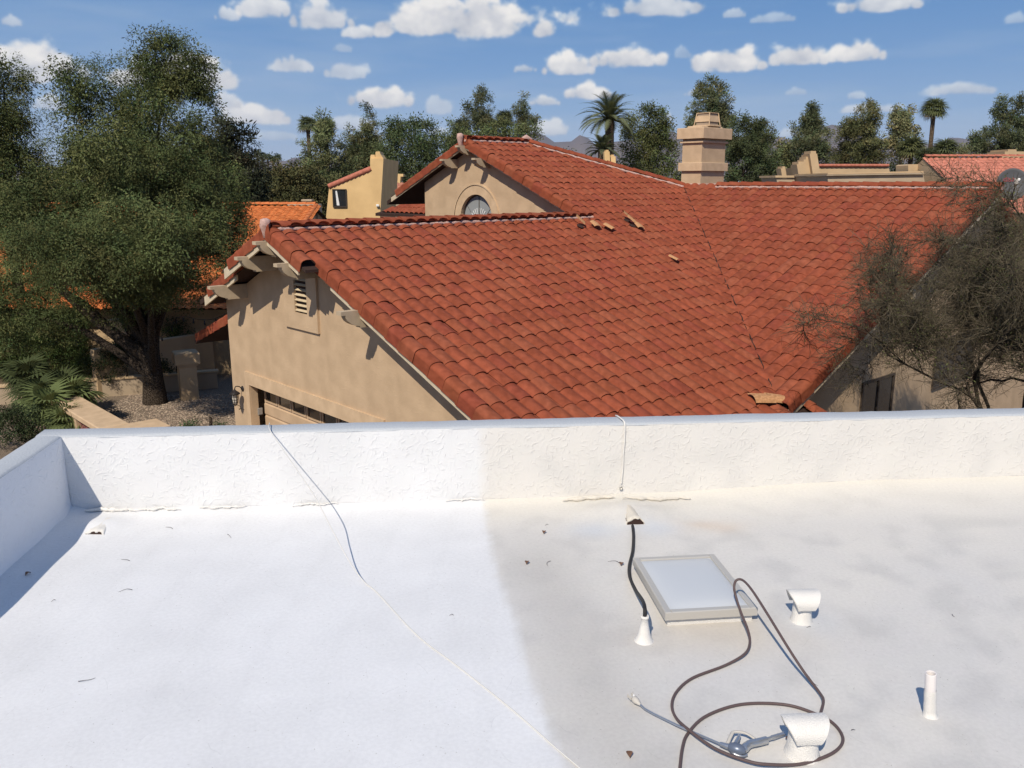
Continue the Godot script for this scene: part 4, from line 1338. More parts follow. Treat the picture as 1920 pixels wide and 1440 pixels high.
# ---------------------------------------------------------------- things on and by the tiled house
func house_things() -> void:
	# wall lantern
	var hb := house.transform
	var la := thing("wall_lantern", "black iron wall lantern on the garage gable, left of the garage door", "lantern", hb * H(-4.62, 0.33, -3.03), house.rotation.y)
	var s := mb(true)
	lathe(s, [Vector2(0.001, 0.03), Vector2(0.035, 0.028), Vector2(0.06, 0.012), Vector2(0.065, 0.0)], 16, Vector3(0, 0.1, 0), Basis(Vector3.RIGHT, PI / 2))
	build(s, "back_plate", M.iron, la)
	s = mb(true)
	tube(s, spline([Vector3(0, 0.1, 0.02), Vector3(0, 0.16, 0.08), Vector3(0, 0.17, 0.16), Vector3(0, 0.10, 0.19)], 5), [0.011], 7)
	build(s, "arm", M.iron, la)
	s = mb(true)
	lathe(s, [Vector2(0.012, 0.10), Vector2(0.02, 0.085), Vector2(0.045, 0.06), Vector2(0.085, 0.03), Vector2(0.115, 0.0), Vector2(0.11, -0.012), Vector2(0.05, -0.012)], 14, Vector3(0, 0.02, 0.19))
	build(s, "lamp_cap", M.iron, la)
	s = mb(true)
	lathe(s, [Vector2(0.068, 0.0), Vector2(0.066, -0.08), Vector2(0.052, -0.19), Vector2(0.03, -0.23), Vector2(0.001, -0.235)], 14, Vector3(0, 0.008, 0.19))
	build(s, "lamp_glass", M.lamp_glass, la)
	for k in 8:
		s = mb(true)
		var d := Vector3(cos(TAU * k / 8), 0, sin(TAU * k / 8))
		var o := Vector3(0, 0.008, 0.19)
		tube(s, [o + d * 0.076, o + d * 0.074 + Vector3(0, -0.09, 0), o + d * 0.057 + Vector3(0, -0.19, 0), o + d * 0.02 + Vector3(0, -0.25, 0)], [0.006], 5)
		build(s, "cage_bar", M.iron, la)
	for y in [-0.05, -0.11, -0.17]:
		s = mb(true)
		var ring := []
		for k in 17: ring.append(Vector3(cos(TAU * k / 16) * (0.078 + y * 0.12), y, 0.19 + sin(TAU * k / 16) * (0.078 + y * 0.12)))
		tube(s, ring, [0.005], 4, false)
		build(s, "cage_ring", M.iron, la)
	s = mb(true)
	var scroll := []
	for k in 22:
		var a := k * 0.42
		scroll.append(Vector3(0.0, -0.26 - 0.11 * (k / 21.0) + 0.045 * sin(a) * (1.0 - k / 26.0), 0.17 - 0.13 * (k / 21.0) + 0.04 * cos(a)))
	tube(s, scroll, [0.007], 6)
	build(s, "scroll", M.iron, la)
	var kp := thing("garage_keypad", "small gray keypad box on the left jamb of the garage door", "keypad", hb * H(-4.225, 0.50, -3.39), house.rotation.y)
	s = mb()
	bevel_box(s, Vector3(0.0, -0.075, -0.05), Vector3(0.035, 0.075, 0.05), 0.008)
	build(s, "housing", M.gray_box, kp)
	s = mb()
	box_mm(s, Vector3(0.034, -0.06, -0.04), Vector3(0.042, 0.045, 0.04))
	build(s, "flap", M.gray_box, kp)
	# loose pieces of unpainted tile on the slope
	var pale := [[-1.15, 7.36, 0.9, 0.55, "bare clay tile piece propped upright by the garage ridge end"], [-0.95, 7.62, -0.35, 0.05, "bare clay tile lying below the propped piece at ridge end"], [-0.80, 8.02, 0.05, 0.04, "square bare clay tile lying flat between two broken spots"], [-1.32, 9.22, 1.1, 0.5, "topmost bare clay piece of the right broken spot"], [-1.05, 9.12, 0.7, 0.45, "middle bare clay piece of the right broken spot"], [-0.78, 9.0, -0.45, 0.05, "lowest bare clay piece of the right broken spot"], [0.74, 8.49, 0.2, 0.05, "small bare clay chip lying on the slope near the valley"]]
	var n1 := Vector3(sin(SL), cos(SL), 0)
	for q in pale:
		var b := Basis(Vector3(0, 0, -1), n1, Vector3(cos(SL), -sin(SL), 0)) * Basis(Vector3.UP, q[2]) * Basis(Vector3.RIGHT, q[3])
		var sc := 0.55 if q[4].begins_with("small") else 0.68
		var o := put(tile_mesh, "loose_tile", M.cut_clay)
		o.transform = Transform3D(Basis(hb.basis * b).scaled_local(Vector3(sc, sc, sc)), hb * (H(q[0], q[1], -T * q[0]) + n1 * 0.03))
		tag(o, q[4], "tile", "loose bare clay tiles on the roof")
		if q[3] > 0.3:
			var h := mb(true)
			tube(h, [Vector3(0, 0.005, 0), Vector3(0, 0.02, 0)], [0.1, 0.09], 9, true, 0.75)
			var g := build(h, "missing_tile_gap", M.under, house, Transform3D(Basis(Vector3(0, 0, -1), n1, Vector3(cos(SL), -sin(SL), 0)), H(q[0] + 0.05, q[1] - 0.16, -T * (q[0] + 0.05)) - n1 * 0.012))
			g.set_meta("kind", "thing")
	for q in [[5.22, 5.30, 1.2, "left bare clay cut tile at the foot of the roof valley"], [5.36, 5.62, 1.0, "right bare clay cut tile at the foot of the roof valley"]]:
		var b := Basis(Vector3(0, 0, -1), n1, Vector3(cos(SL), -sin(SL), 0)) * Basis(Vector3.UP, q[2])
		var o := put(tile_mesh, "loose_tile", M.cut_clay)
		o.transform = Transform3D(hb.basis * b, hb * (H(q[0], q[1], -T * q[0]) + n1 * 0.02))
		tag(o, q[3], "tile", "loose bare clay tiles on the roof")
	# satellite dish at the end of the right ridge
	var dp: Vector3 = at(1897, 347, 21.5)
	var di := thing("satellite_dish", "dark gray satellite dish at the far end of the right ridge", "satellite dish", dp)
	var ax := frame_of(Vector3(-0.30, 0.35, 0.85))
	s = mb(true)
	var prof := []
	for k in 9:
		var r := 0.40 * k / 8.0
		prof.append(Vector2(maxf(r, 0.001), r * r * 0.45))
	prof.reverse()
	lathe(s, prof, 28, Vector3.ZERO, Basis(ax.x * 0.88, ax.y, ax.z))
	lathe(s, [Vector2(0.001, -0.012), Vector2(0.2, 0.006), Vector2(0.40, 0.06), Vector2(0.41, 0.068), Vector2(0.40, 0.072)], 28, Vector3.ZERO, Basis(ax.x * 0.88, ax.y, ax.z))
	build(s, "reflector", M.dish, di)
	s = mb(true)
	tube(s, [ax.y * 0.01 - Vector3.UP * 0.3, ax.y * 0.25 - Vector3.UP * 0.42, ax.y * 0.48 - Vector3.UP * 0.12], [0.016], 6)
	build(s, "feed_arm", M.iron, di)
	s = mb()
	box(s, ax.y * 0.48 - Vector3.UP * 0.1, Vector3(0.08, 0.09, 0.14), ax)
	build(s, "receiver", M.gray_box, di)
	s = mb(true)
	tube(s, [-ax.y * 0.02, -ax.y * 0.12 - Vector3.UP * 0.15, Vector3(0.02, -0.75, -0.12)], [0.024], 8)
	build(s, "mast", M.iron, di)
	# red wordmark and white emblem printed on the dish
	var tm := TextMesh.new()
	var sf := SystemFont.new()
	sf.font_names = PackedStringArray(["Droid Sans"])
	tm.font = sf
	tm.text = "dish"
	tm.font_size = 24
	tm.pixel_size = 0.0062
	tm.depth = 0.006
	var right := Vector3.UP.cross(ax.y).normalized()
	var upv := ax.y.cross(right)
	put(tm, "wordmark", M.red_print, di, Transform3D(Basis(right, upv, ax.y), ax.y * 0.035 + upv * 0.13 - right * 0.06))
	s = mb(true)
	lathe(s, [Vector2(0.001, 0.004), Vector2(0.035, 0.003), Vector2(0.036, 0.0)], 12, ax.y * 0.038 + upv * 0.13 + right * 0.14, ax)
	build(s, "emblem", M.white_paint, di)

# ---------------------------------------------------------------- other houses
func tile_roof(parent: Node, o: Vector3, across: Vector3, down: Vector3, cols: int, rows: int, tint: Color) -> void:
	var x := across.normalized()
	var z := down.normalized()
	var b := Basis(x, z.cross(x).normalized(), z)
	var places := []
	for i in rows:
		for j in cols:
			places.append(o + x * (j * W) + z * ((i + 1) * E))
	var mm := MultiMesh.new()
	mm.transform_format = MultiMesh.TRANSFORM_3D
	mm.use_colors = true
	mm.mesh = tile_mesh
	mm.instance_count = places.size()
	for k in places.size():
		mm.set_instance_transform(k, Transform3D(b * Basis(Vector3.UP, rng.randfn(0.0, 0.01)), places[k] + b.y * rng.randf_range(-0.005, 0.005)))
		var c := tint * rng.randf_range(0.85, 1.15)
		c.a = 1.0
		mm.set_instance_color(k, c)
	var mi := MultiMeshInstance3D.new()
	mi.name = "roof_tiles"
	mi.multimesh = mm
	mi.material_override = M.tile_far
	mi.set_meta("kind", "stuff")
	parent.add_child(mi, true)

func facade(pix: Array, d: float, deep: float, called: String, m: Material, parent: Node3D) -> MeshInstance3D:   # an upright front d metres ahead, deep metres thick; its foot is carried to the ground
	var p2 := PackedVector2Array()
	for i in range(0, pix.size(), 2):
		var p := at(pix[i], pix[i + 1], d) - parent.position
		p2.append(Vector2(p.x, p.y if pix[i + 1] < 900 else 0.0))
	var st := mb()
	prism(st, p2, Vector3(0, 0, -d - parent.position.z), Vector3.RIGHT, Vector3.UP, Vector3(0, 0, -deep))
	return build(st, called, m, parent)

func base_at(x: float, d: float) -> Vector3:
	var p := at(x, 348, d)
	return Vector3(p.x, 0, p.z)

func far_houses() -> void:
	var y := thing("yellow_house", "tall yellow stucco house end with stepped chimney and one window", "house", base_at(670, 45))
	facade([617, 999, 617, 352, 694, 319, 694, 297, 719, 297, 719, 999], 45, 6.0, "wall", M.yellow, y)
	var chs := facade([694.5, 297.3, 694.5, 292, 696, 290, 702, 290, 703, 294, 704, 294, 704, 286, 705.5, 284, 712, 284, 713, 288, 718.5, 297.3], 45.1, 1.2, "chimney", M.yellow, y)
	chs.set_meta("label", "stepped chimney top of the yellow house")
	var a := at(616, 351, 44.95) - y.position
	var b := at(694, 318, 44.95) - y.position
	for k in 10:
		var s := mb(true)
		var p := a.lerp(b, k / 10.0)
		var q := a.lerp(b, (k + 1.12) / 10.0)
		for r in 3:
			tube(s, [p + Vector3(0, 0.02, -0.1 - r * 0.26), q + Vector3(0, 0.05, -0.1 - r * 0.26)], [0.15, 0.13], 8)
		build(s, "coping_tile", M.pink_tile, y)
	var st := mb()
	var w0 := at(626, 387, 44.97) - y.position
	var w1 := at(648, 356, 44.97) - y.position
	box_mm(st, Vector3(w0.x, w0.y, w0.z - 0.02), Vector3(w1.x, w1.y, w0.z + 0.015))
	var win := build(st, "window", M.dark_glass, y)
	for f in [[w0.x - 0.04, w0.y - 0.04, w0.x, w1.y + 0.04], [w1.x, w0.y - 0.04, w1.x + 0.04, w1.y + 0.04], [w0.x, w1.y, w1.x, w1.y + 0.04], [w0.x, w0.y - 0.05, w1.x, w0.y]]:
		st = mb()
		box_mm(st, Vector3(f[0], f[1], w0.z - 0.02), Vector3(f[2], f[3], w0.z + 0.05))
		build(st, "window_frame", M.win_frame, win)
	st = mb()
	prism(st, PackedVector2Array([Vector2(w0.x + 0.12, w1.y - 0.05), Vector2(w0.x + 0.2, w1.y - 0.05), Vector2(w0.x + 0.3, w0.y + 0.05), Vector2(w0.x + 0.16, w0.y + 0.05)]), Vector3(0, 0, w0.z + 0.016), Vector3.RIGHT, Vector3.UP, Vector3(0, 0, 0.006))
	build(st, "curtain", M.white_paint, win)
	st = mb()
	var vp := at(708, 385, 44.9) - y.position
	bevel_box(st, vp - Vector3(0.07, 0.05, 0.1), vp + Vector3(0.07, 0.05, 0.05), 0.02)
	build(st, "outlet_box", M.white_paint, y)
	# a chimney with a skirt of tile behind the yellow house
	var s2 := thing("small_chimney_house", "pale chimney with tile skirt, right behind the yellow house", "house", base_at(745, 56))
	facade([736, 999, 736, 331, 732, 331, 732, 326, 756, 326, 756, 331, 751, 331, 751, 999], 56, 1.0, "chimney", M.yellow, s2)
	tile_roof(s2, at(728, 344, 54.6) - s2.position, Vector3.RIGHT, Vector3(0.0, -0.4, 0.9), 4, 2, Color(0.5, 0.22, 0.14))
	st = mb()
	var f0 := at(725, 357, 54.4) - s2.position
	box_mm(st, Vector3(f0.x, 0, f0.z - 1.2), Vector3(f0.x + 1.3, f0.y, f0.z - 0.4))
	build(st, "wall", M.gray_tan, s2)
	var s3 := thing("twin_stack_house", "two small yellow chimney stacks showing over the hip of the red roof", "house", base_at(1142, 50))
	facade([1133, 999, 1133, 284, 1136, 284, 1136, 281, 1141, 281, 1141, 284, 1143, 284, 1143, 999], 50, 0.8, "chimney", M.yellow, s3)
	facade([1144, 999, 1144, 293, 1146, 293, 1146, 290, 1151, 290, 1151, 293, 1154, 293, 1154, 999], 50.3, 0.8, "chimney", M.yellow, s3)
	# flat roofed sand houses at right
	var s4 := thing("flat_sand_house", "sand stucco flat-roofed house with tall chimney and red coping", "house", base_at(1560, 50))
	facade([1531, 999, 1531, 312, 1666, 312, 1666, 999], 54, 8.0, "rear_wall", M.sand, s4)
	for k in 15:
		st = mb(true)
		var p := at(1531 + k * 9.0, 310.5, 53.9) - s4.position
		tube(st, [p + Vector3(0, 0.0, -0.05), p + Vector3(0.33, 0.015, -0.05)], [0.10, 0.085], 8)
		build(st, "coping_tile", M.pink_tile, s4)
	facade([1518, 999, 1518, 288, 1520, 288, 1520, 283, 1530, 283, 1530, 288, 1532, 288, 1532, 999], 53, 1.2, "chimney", M.sand, s4)
	facade([1494, 999, 1494, 308, 1497, 308, 1497, 303, 1507, 303, 1507, 299, 1511, 299, 1511, 294, 1515, 294, 1515, 290, 1517.8, 290, 1517.8, 999], 53.4, 1.2, "stepped_wall", M.sand, s4)
	facade([1464, 999, 1464, 316, 1467, 316, 1467, 312, 1472, 312, 1472, 999], 55, 1.0, "chimney", M.sand, s4)
	facade([1450, 999, 1456, 334, 1512, 334, 1512, 999], 49, 3.0, "front_wall", M.gray_tan, s4)
	facade([1454, 333, 1454, 329, 1513, 329, 1513, 333], 48.9, 3.2, "cornice", M.sand, s4)
	facade([1512.5, 999, 1512.5, 333, 1552, 333, 1552, 999], 49.5, 3.0, "front_wall", M.sand, s4)
	var s5 := thing("long_parapet_house", "gray-tan house with long corniced parapet below the red coped wall", "house", base_at(1640, 44))
	facade([1551, 999, 1551, 330, 1731, 327, 1731, 999], 44, 5.0, "parapet_wall", M.gray_tan, s5)
	facade([1550, 329.5, 1550, 327.5, 1732, 324, 1732, 326.5], 43.85, 5.3, "cornice", M.gray_tan, s5)
	facade([1552, 327, 1552, 324.5, 1732, 320.5, 1732, 323.5], 43.95, 5.1, "cornice", M.sand, s5)
	facade([1703, 321, 1703, 310, 1707, 308, 1732, 308, 1732, 320], 46.5, 1.5, "roof_box", M.sand, s5)
	# pink roofed house at the right edge
	var s6 := thing("pink_tile_house", "sand house with faded pink tile roof at the right edge", "house", base_at(1800, 42))
	var r0 := at(1732, 293, 46) - s6.position
	var down := Vector3(0, -0.42, 1).normalized()
	st = mb()
	var e0 := r0 + down * 7.0
	quad(st, r0 + Vector3(-0.05, -0.12, 0), e0 + Vector3(-0.05, -0.12, 0), e0 + Vector3(10, -0.12, 0), r0 + Vector3(10, -0.12, 0))
	quad(st, r0 + Vector3(10, -0.12, 0), r0 + Vector3(10, -2.9, -6.5), r0 + Vector3(-0.05, -2.9, -6.5), r0 + Vector3(-0.05, -0.12, 0))
	build(st, "roof_slope", M.under, s6)
	tile_roof(s6, r0 + Vector3(0.1, -0.1, 0), Vector3.RIGHT, down, 36, 18, Color(0.60, 0.235, 0.165))
	st = mb()
	prism(st, PackedVector2Array([Vector2(r0.z, r0.y - 0.13), Vector2(e0.z - 0.5, e0.y + 0.1), Vector2(e0.z - 0.5, 0), Vector2(r0.z - 6.0, 0), Vector2(r0.z - 6.0, r0.y - 2.7)]), Vector3(r0.x - 0.02, 0, 0), Vector3(0, 0, 1), Vector3.UP, Vector3(9.9, 0, 0))
	build(st, "wall", M.sand, s6)
	for k in 24:
		put(cap_mesh, "ridge_tile", M.pink_tile, s6, Transform3D(Basis(Vector3.UP, -PI / 2), r0 + Vector3(0.05 + k * 0.4, 0.0, 0)))
	# sand chimney block on its right
	var s7 := thing("right_chimney_house", "stepped sand chimney over the pink tile roof at the right edge", "house", base_at(1912, 54))
	facade([1878, 999, 1878, 291, 1884, 291, 1884, 284, 1890, 284, 1890, 280, 1906, 280, 1906, 284, 1960, 284, 1960, 999], 54, 2.0, "wall", M.sand, s7)
	# orange roofed house behind the big tree
	var s8 := thing("orange_roof_house", "long low house with bright orange tile roof behind the big tree", "house", Vector3(-22, 0, -33))
	var rr := Vector3(-8.55 - 30.0, 5.22, -38.0) - s8.position
	var dn := Vector3(0, -0.27, 1).normalized()
	st = mb()
	var ee := rr + dn * 11.3
	quad(st, rr, ee, ee + Vector3(30, 0, 0), rr + Vector3(30, 0, 0))
	quad(st, rr + Vector3(30, 0, 0), rr + Vector3(30, -2.2, -8), rr + Vector3(0, -2.2, -8), rr)
	build(st, "roof_slope", M.under, s8)
	tile_roof(s8, rr + Vector3(0.1, 0.02, 0), Vector3.RIGHT, dn, 108, 30, Color(0.66, 0.205, 0.062))
	for k in 40:
		put(cap_mesh, "ridge_tile", M.orange_tile, s8, Transform3D(Basis(Vector3.UP, PI / 2), rr + Vector3(30.0 - k * 0.4, 0.1, 0)))
	for k in 28:
		var f := rr + Vector3(30.0, 0.05, 0) + dn * (0.4 * (k + 1))
		put(cap_mesh, "rake_tile", M.orange_tile, s8, Transform3D(Basis(Vector3(1, 0, 0), dn.cross(Vector3.RIGHT), dn), f))
	st = mb()
	prism(st, PackedVector2Array([Vector2(rr.z, rr.y - 0.1), Vector2(ee.z - 0.7, ee.y + 0.05), Vector2(ee.z - 0.7, 0), Vector2(rr.z - 7.0, 0), Vector2(rr.z - 7.0, rr.y - 2.2)]), Vector3(rr.x + 0.5, 0, 0), Vector3(0, 0, 1), Vector3.UP, Vector3(29.2, 0, 0))
	build(st, "wall", M.sand, s8)
	var cb := at(570, 390, 39.5) - s8.position
	st = mb()
	bevel_box(st, cb + Vector3(-0.68, -1.0, -0.6), cb + Vector3(0.68, 0.17, 0.3), 0.02)
	bevel_box(st, cb + Vector3(-0.05, 0.17, -0.4), cb + Vector3(0.28, 0.26, -0.1), 0.02)
	bevel_box(st, cb + Vector3(-0.12, 0.30, -0.45), cb + Vector3(0.35, 0.38, -0.05), 0.02)
	box_mm(st, cb + Vector3(0.0, 0.26, -0.36), cb + Vector3(0.22, 0.30, -0.14))
	build(st, "chimney", M.gray_tan, s8)

# ---------------------------------------------------------------- the yard at left
func yard() -> void:
	var st := mb()
	var P := func(x: float, z: float, h: float) -> Vector3: return Vector3(x, h, z)
	quad(st, P.call(-19.5, -28.4, 0.006), P.call(-14.2, -27.6, 0.006), P.call(-13.4, -29.3, 0.006), P.call(-19.5, -30.4, 0.006))
	tag(build(st, "path", M.path), "", "", "", "structure")
	st = mb()
	quad(st, P.call(-20, -26.4, 0.004), P.call(-10.5, -25.0, 0.004), P.call(-10.5, -27.4, 0.004), P.call(-20, -28.3, 0.004))
	tag(build(st, "soil", M.dirt), "", "", "", "structure")
	# brick lattice wall with a broad cap
	var lw := thing("lattice_wall", "low tan garden wall with broad cap and brick lattice panels", "wall", Vector3(-10.15, 0, -19.75), -0.82)
	st = mb()
	bevel_box(st, Vector3(-1.9, 0.78, -0.33), Vector3(1.75, 0.9, 0.33), 0.02)
	build(st, "cap", M.tan_trim, lw)
	st = mb()
	bevel_box(st, Vector3(1.751, 0.74, -0.95), Vector3(2.55, 0.895, 0.42), 0.02)
	build(st, "cap", M.tan_trim, lw)
	for x in [[-1.8, -1.55], [-0.42, -0.2], [0.95, 1.2]]:
		st = mb()
		box_mm(st, Vector3(x[0], 0, -0.22), Vector3(x[1], 0.78, 0.24))
		build(st, "post", M.tan, lw)
	st = mb()
	box_mm(st, Vector3(1.8, 0, -0.8), Vector3(2.45, 0.74, 0.3))
	build(st, "pier", M.tan, lw)
	for pn in [[-1.55, -0.42], [-0.2, 0.95]]:
		for row in 8:
			for k in 5:
				st = mb()
				var x: float = pn[0] + 0.01 + k * 0.226 + (0.113 if row % 2 else 0.0)
				if x + 0.15 > pn[1]: continue
				box_mm(st, Vector3(x, row * 0.094, 0.06), Vector3(x + 0.15, row * 0.094 + 0.09, 0.17))
				build(st, "brick", M.brick, lw)
	# low wall and pier further back, a taller wall behind
	var gw := thing("garden_wall", "long low dark garden wall behind the tree trunk", "wall", Vector3(-12.0, 0, -24.9), 0.36)
	st = mb()
	bevel_box(st, Vector3(-3.2, 0, -0.12), Vector3(3.0, 0.5, 0.12), 0.02)
	build(st, "wall", M.gray_tan, gw)
	st = mb()
	bevel_box(st, Vector3(-3.25, 0.501, -0.15), Vector3(3.05, 0.56, 0.15), 0.015)
	build(st, "cap", M.sand, gw)
	var pr := thing("gate_pier", "stone coloured gate pier with square cap right of the trunk", "pier", Vector3(-9.55, 0, -24.5), 0.5)
	st = mb()
	box_mm(st, Vector3(-0.24, 0, -0.24), Vector3(0.24, 1.02, 0.24))
	build(st, "shaft", M.sand, pr)
	st = mb()
	bevel_box(st, Vector3(-0.34, 1.09, -0.34), Vector3(0.34, 1.42, 0.34), 0.03)
	build(st, "cap", M.sand, pr)
	st = mb()
	box_mm(st, Vector3(-0.28, 1.02, -0.28), Vector3(0.28, 1.09, 0.28))
	build(st, "collar", M.tan, pr)
	var tw := thing("courtyard_wall", "tall tan courtyard wall behind the gate pier", "wall", Vector3(-11.0, 0, -26.4), 0.9)
	st = mb()
	bevel_box(st, Vector3(-2.2, 0, -0.12), Vector3(1.7, 1.45, 0.12), 0.02)
	build(st, "wall", M.sand, tw)
	# small sunlit structures by the far house
	var ub := thing("entry_pillar_block", "sunlit beige block on a post left of the trunk", "pillar", base_at(200, 26.5), -0.2)
	st = mb()
	var top: float = at(200, 598, 26.5).y
	bevel_box(st, Vector3(-0.30, top - 0.52, -0.25), Vector3(0.26, top, 0.25), 0.015)
	build(st, "block", M.tan_trim, ub)
	st = mb()
	box_mm(st, Vector3(-0.24, 0, -0.2), Vector3(-0.12, top - 0.52, 0.1))
	build(st, "post", M.tan, ub)
	for q in [[176, 648, "left short sunlit bollard in the hedge left of the trunk"], [217, 640, "right short sunlit bollard in the hedge left of the trunk"]]:
		var b := thing("garden_bollard", q[2], "bollard", base_at(q[0], 25.6), 0.2, "bollards by the hedge")
		st = mb()
		var h: float = at(q[0], q[1], 25.6).y
		bevel_box(st, Vector3(-0.10, 0, -0.1), Vector3(0.10, h, 0.1), 0.02)
		build(st, "shaft", M.tan_trim, b)
		st = mb()
		bevel_box(st, Vector3(-0.12, h + 0.001, -0.12), Vector3(0.12, h + 0.03, 0.12), 0.01)
		build(st, "cap", M.tan_trim, b)
	# string of lights from the tree to the house corner
	var sl := thing("string_lights", "black string of small bulbs slung from the tree to the house", "string lights", at(330, 610, 24))
	var cable := [at(285, 622, 23.6), at(300, 632, 23.8), at(322, 612, 24.0), at(332, 596, 24.2), at(350, 594, 23.0), at(375, 599, 22.2), at(400, 598, 21.5), at(425, 587, 20.6)]
	var loc := []
	for c in cable: loc.append(c - sl.position)
	var path := spline(loc, 6)
	st = mb(true)
	tube(st, path, [0.008], 5)
	build(st, "wire", M.black, sl)
	for k in range(2, path.size() - 1, 5):
		st = mb(true)
		lathe(st, [Vector2(0.001, -0.02), Vector2(0.016, -0.02), Vector2(0.018, -0.07), Vector2(0.028, -0.10), Vector2(0.022, -0.14), Vector2(0.001, -0.15)], 8, path[k])
		build(st, "bulb", M.black, sl)
	# pebbles over the gravel that the sun reaches
	var pm := mb(true)
	lathe(pm, [Vector2(0.001, 0.5), Vector2(0.35, 0.38), Vector2(0.5, 0.1), Vector2(0.42, -0.2), Vector2(0.001, -0.3)], 6)
	var mm := MultiMesh.new()
	mm.transform_format = MultiMesh.TRANSFORM_3D
	mm.use_colors = true
	mm.mesh = done(pm)
	mm.instance_count = 15000
	for k in mm.instance_count:
		var p := Vector3(rng.randf_range(-11.5, -5.5), 0.0, rng.randf_range(-25.0, -18.0))
		var s := rng.randf_range(0.025, 0.075)
		mm.set_instance_transform(k, Transform3D(Basis(Vector3.UP, rng.randf() * TAU).scaled(Vector3(s, s * 0.6, s * rng.randf_range(0.6, 1.0))), p))
		var c := Color(0.36, 0.29, 0.22).lerp(Color(0.24, 0.18, 0.14), rng.randf()) * rng.randf_range(0.6, 1.3)
		c.a = 1.0
		mm.set_instance_color(k, c)
	var mi := MultiMeshInstance3D.new()
	mi.name = "gravel"
	mi.multimesh = mm
	mi.material_override = M.pebble
	add_child(mi)
	tag(mi, "pale desert gravel covering the yard beside the garage", "gravel", "", "stuff")

# ---------------------------------------------------------------- trees and plants
func leaf_clump(seed_: int, n: int, radius: float, length: float, width: float, droop := 0.0) -> ArrayMesh:   # a spray of n leaves about a few twigs
	var r := RandomNumberGenerator.new()
	r.seed = seed_
	var st := mb()
	for k in n:
		var d := Vector3(r.randfn(), r.randfn() * 0.75, r.randfn()).normalized()
		var p := d * radius * pow(r.randf(), 0.5)
		var dir := (d + Vector3(r.randfn(), r.randfn() - droop * 2.0, r.randfn()) * 0.6).normalized()
		var side := dir.cross(Vector3(r.randfn(), r.randfn(), r.randfn())).normalized() * width * r.randf_range(0.7, 1.2) * 0.5
		var L := length * r.randf_range(0.6, 1.25)
		tri(st, p - dir * L * 0.5, p + side, p + dir * L * 0.5)
		tri(st, p - dir * L * 0.5, p + dir * L * 0.5, p - side)
	return done(st)

func crown(parent: Node3D, blobs: Array, clump: ArrayMesh, size: float, density: float, tint: Color, gap := 0.25, called := "crown", shell := 0.55, hole_size := 3.2) -> void:
	# blobs: centre (from the parent's place) and radii; clumps gather towards each blob's outside and leave holes
	var xf: Array[Transform3D] = []
	var cols: Array[Color] = []
	for b in blobs:
		var c: Vector3 = b[0]
		var rad: Vector3 = b[1]
		var area := (rad.x * rad.y + rad.y * rad.z + rad.x * rad.z) * 4.0
		var n := int(area * density / (size * size))
		for k in n:
			var d := Vector3(rng.randfn(), rng.randfn(), rng.randfn()).normalized()
			var p := c + d * rad * (1.0 - shell * pow(rng.randf(), 1.4)) * (1.0 + 0.42 * noise.get_noise_3d(d.x * 1.6 + c.x, d.y * 1.6 + c.y, d.z * 1.6 + c.z))
			var q := (p + parent.position) / (size * hole_size)
			var hole := noise.get_noise_3d(q.x, q.y, q.z)
			if hole < gap - 0.5: continue
			var s := size * rng.randf_range(0.65, 1.2)
			xf.append(Transform3D(Basis.from_euler(Vector3(rng.randfn(0, 0.5), rng.randf() * TAU, rng.randfn(0, 0.5))).scaled(Vector3(s, s, s)), p))
			var v := 1.0 + 0.7 * noise.get_noise_3d(q.x * 0.8 + 50.0, q.y * 0.8, q.z * 0.8) + rng.randfn(0.0, 0.14)
			var col := tint * clampf(v, 0.45, 1.7)
			col.r *= 1.0 + rng.randfn(0.0, 0.10)
			col.a = 1.0
			cols.append(col)
	var mm := MultiMesh.new()
	mm.transform_format = MultiMesh.TRANSFORM_3D
	mm.use_colors = true
	mm.mesh = clump
	mm.instance_count = xf.size()
	for k in xf.size():
		mm.set_instance_transform(k, xf[k])
		mm.set_instance_color(k, cols[k])
	var mi := MultiMeshInstance3D.new()
	mi.name = called
	mi.multimesh = mm
	mi.material_override = M.leaf
	mi.set_meta("kind", "stuff")
	parent.add_child(mi, true)

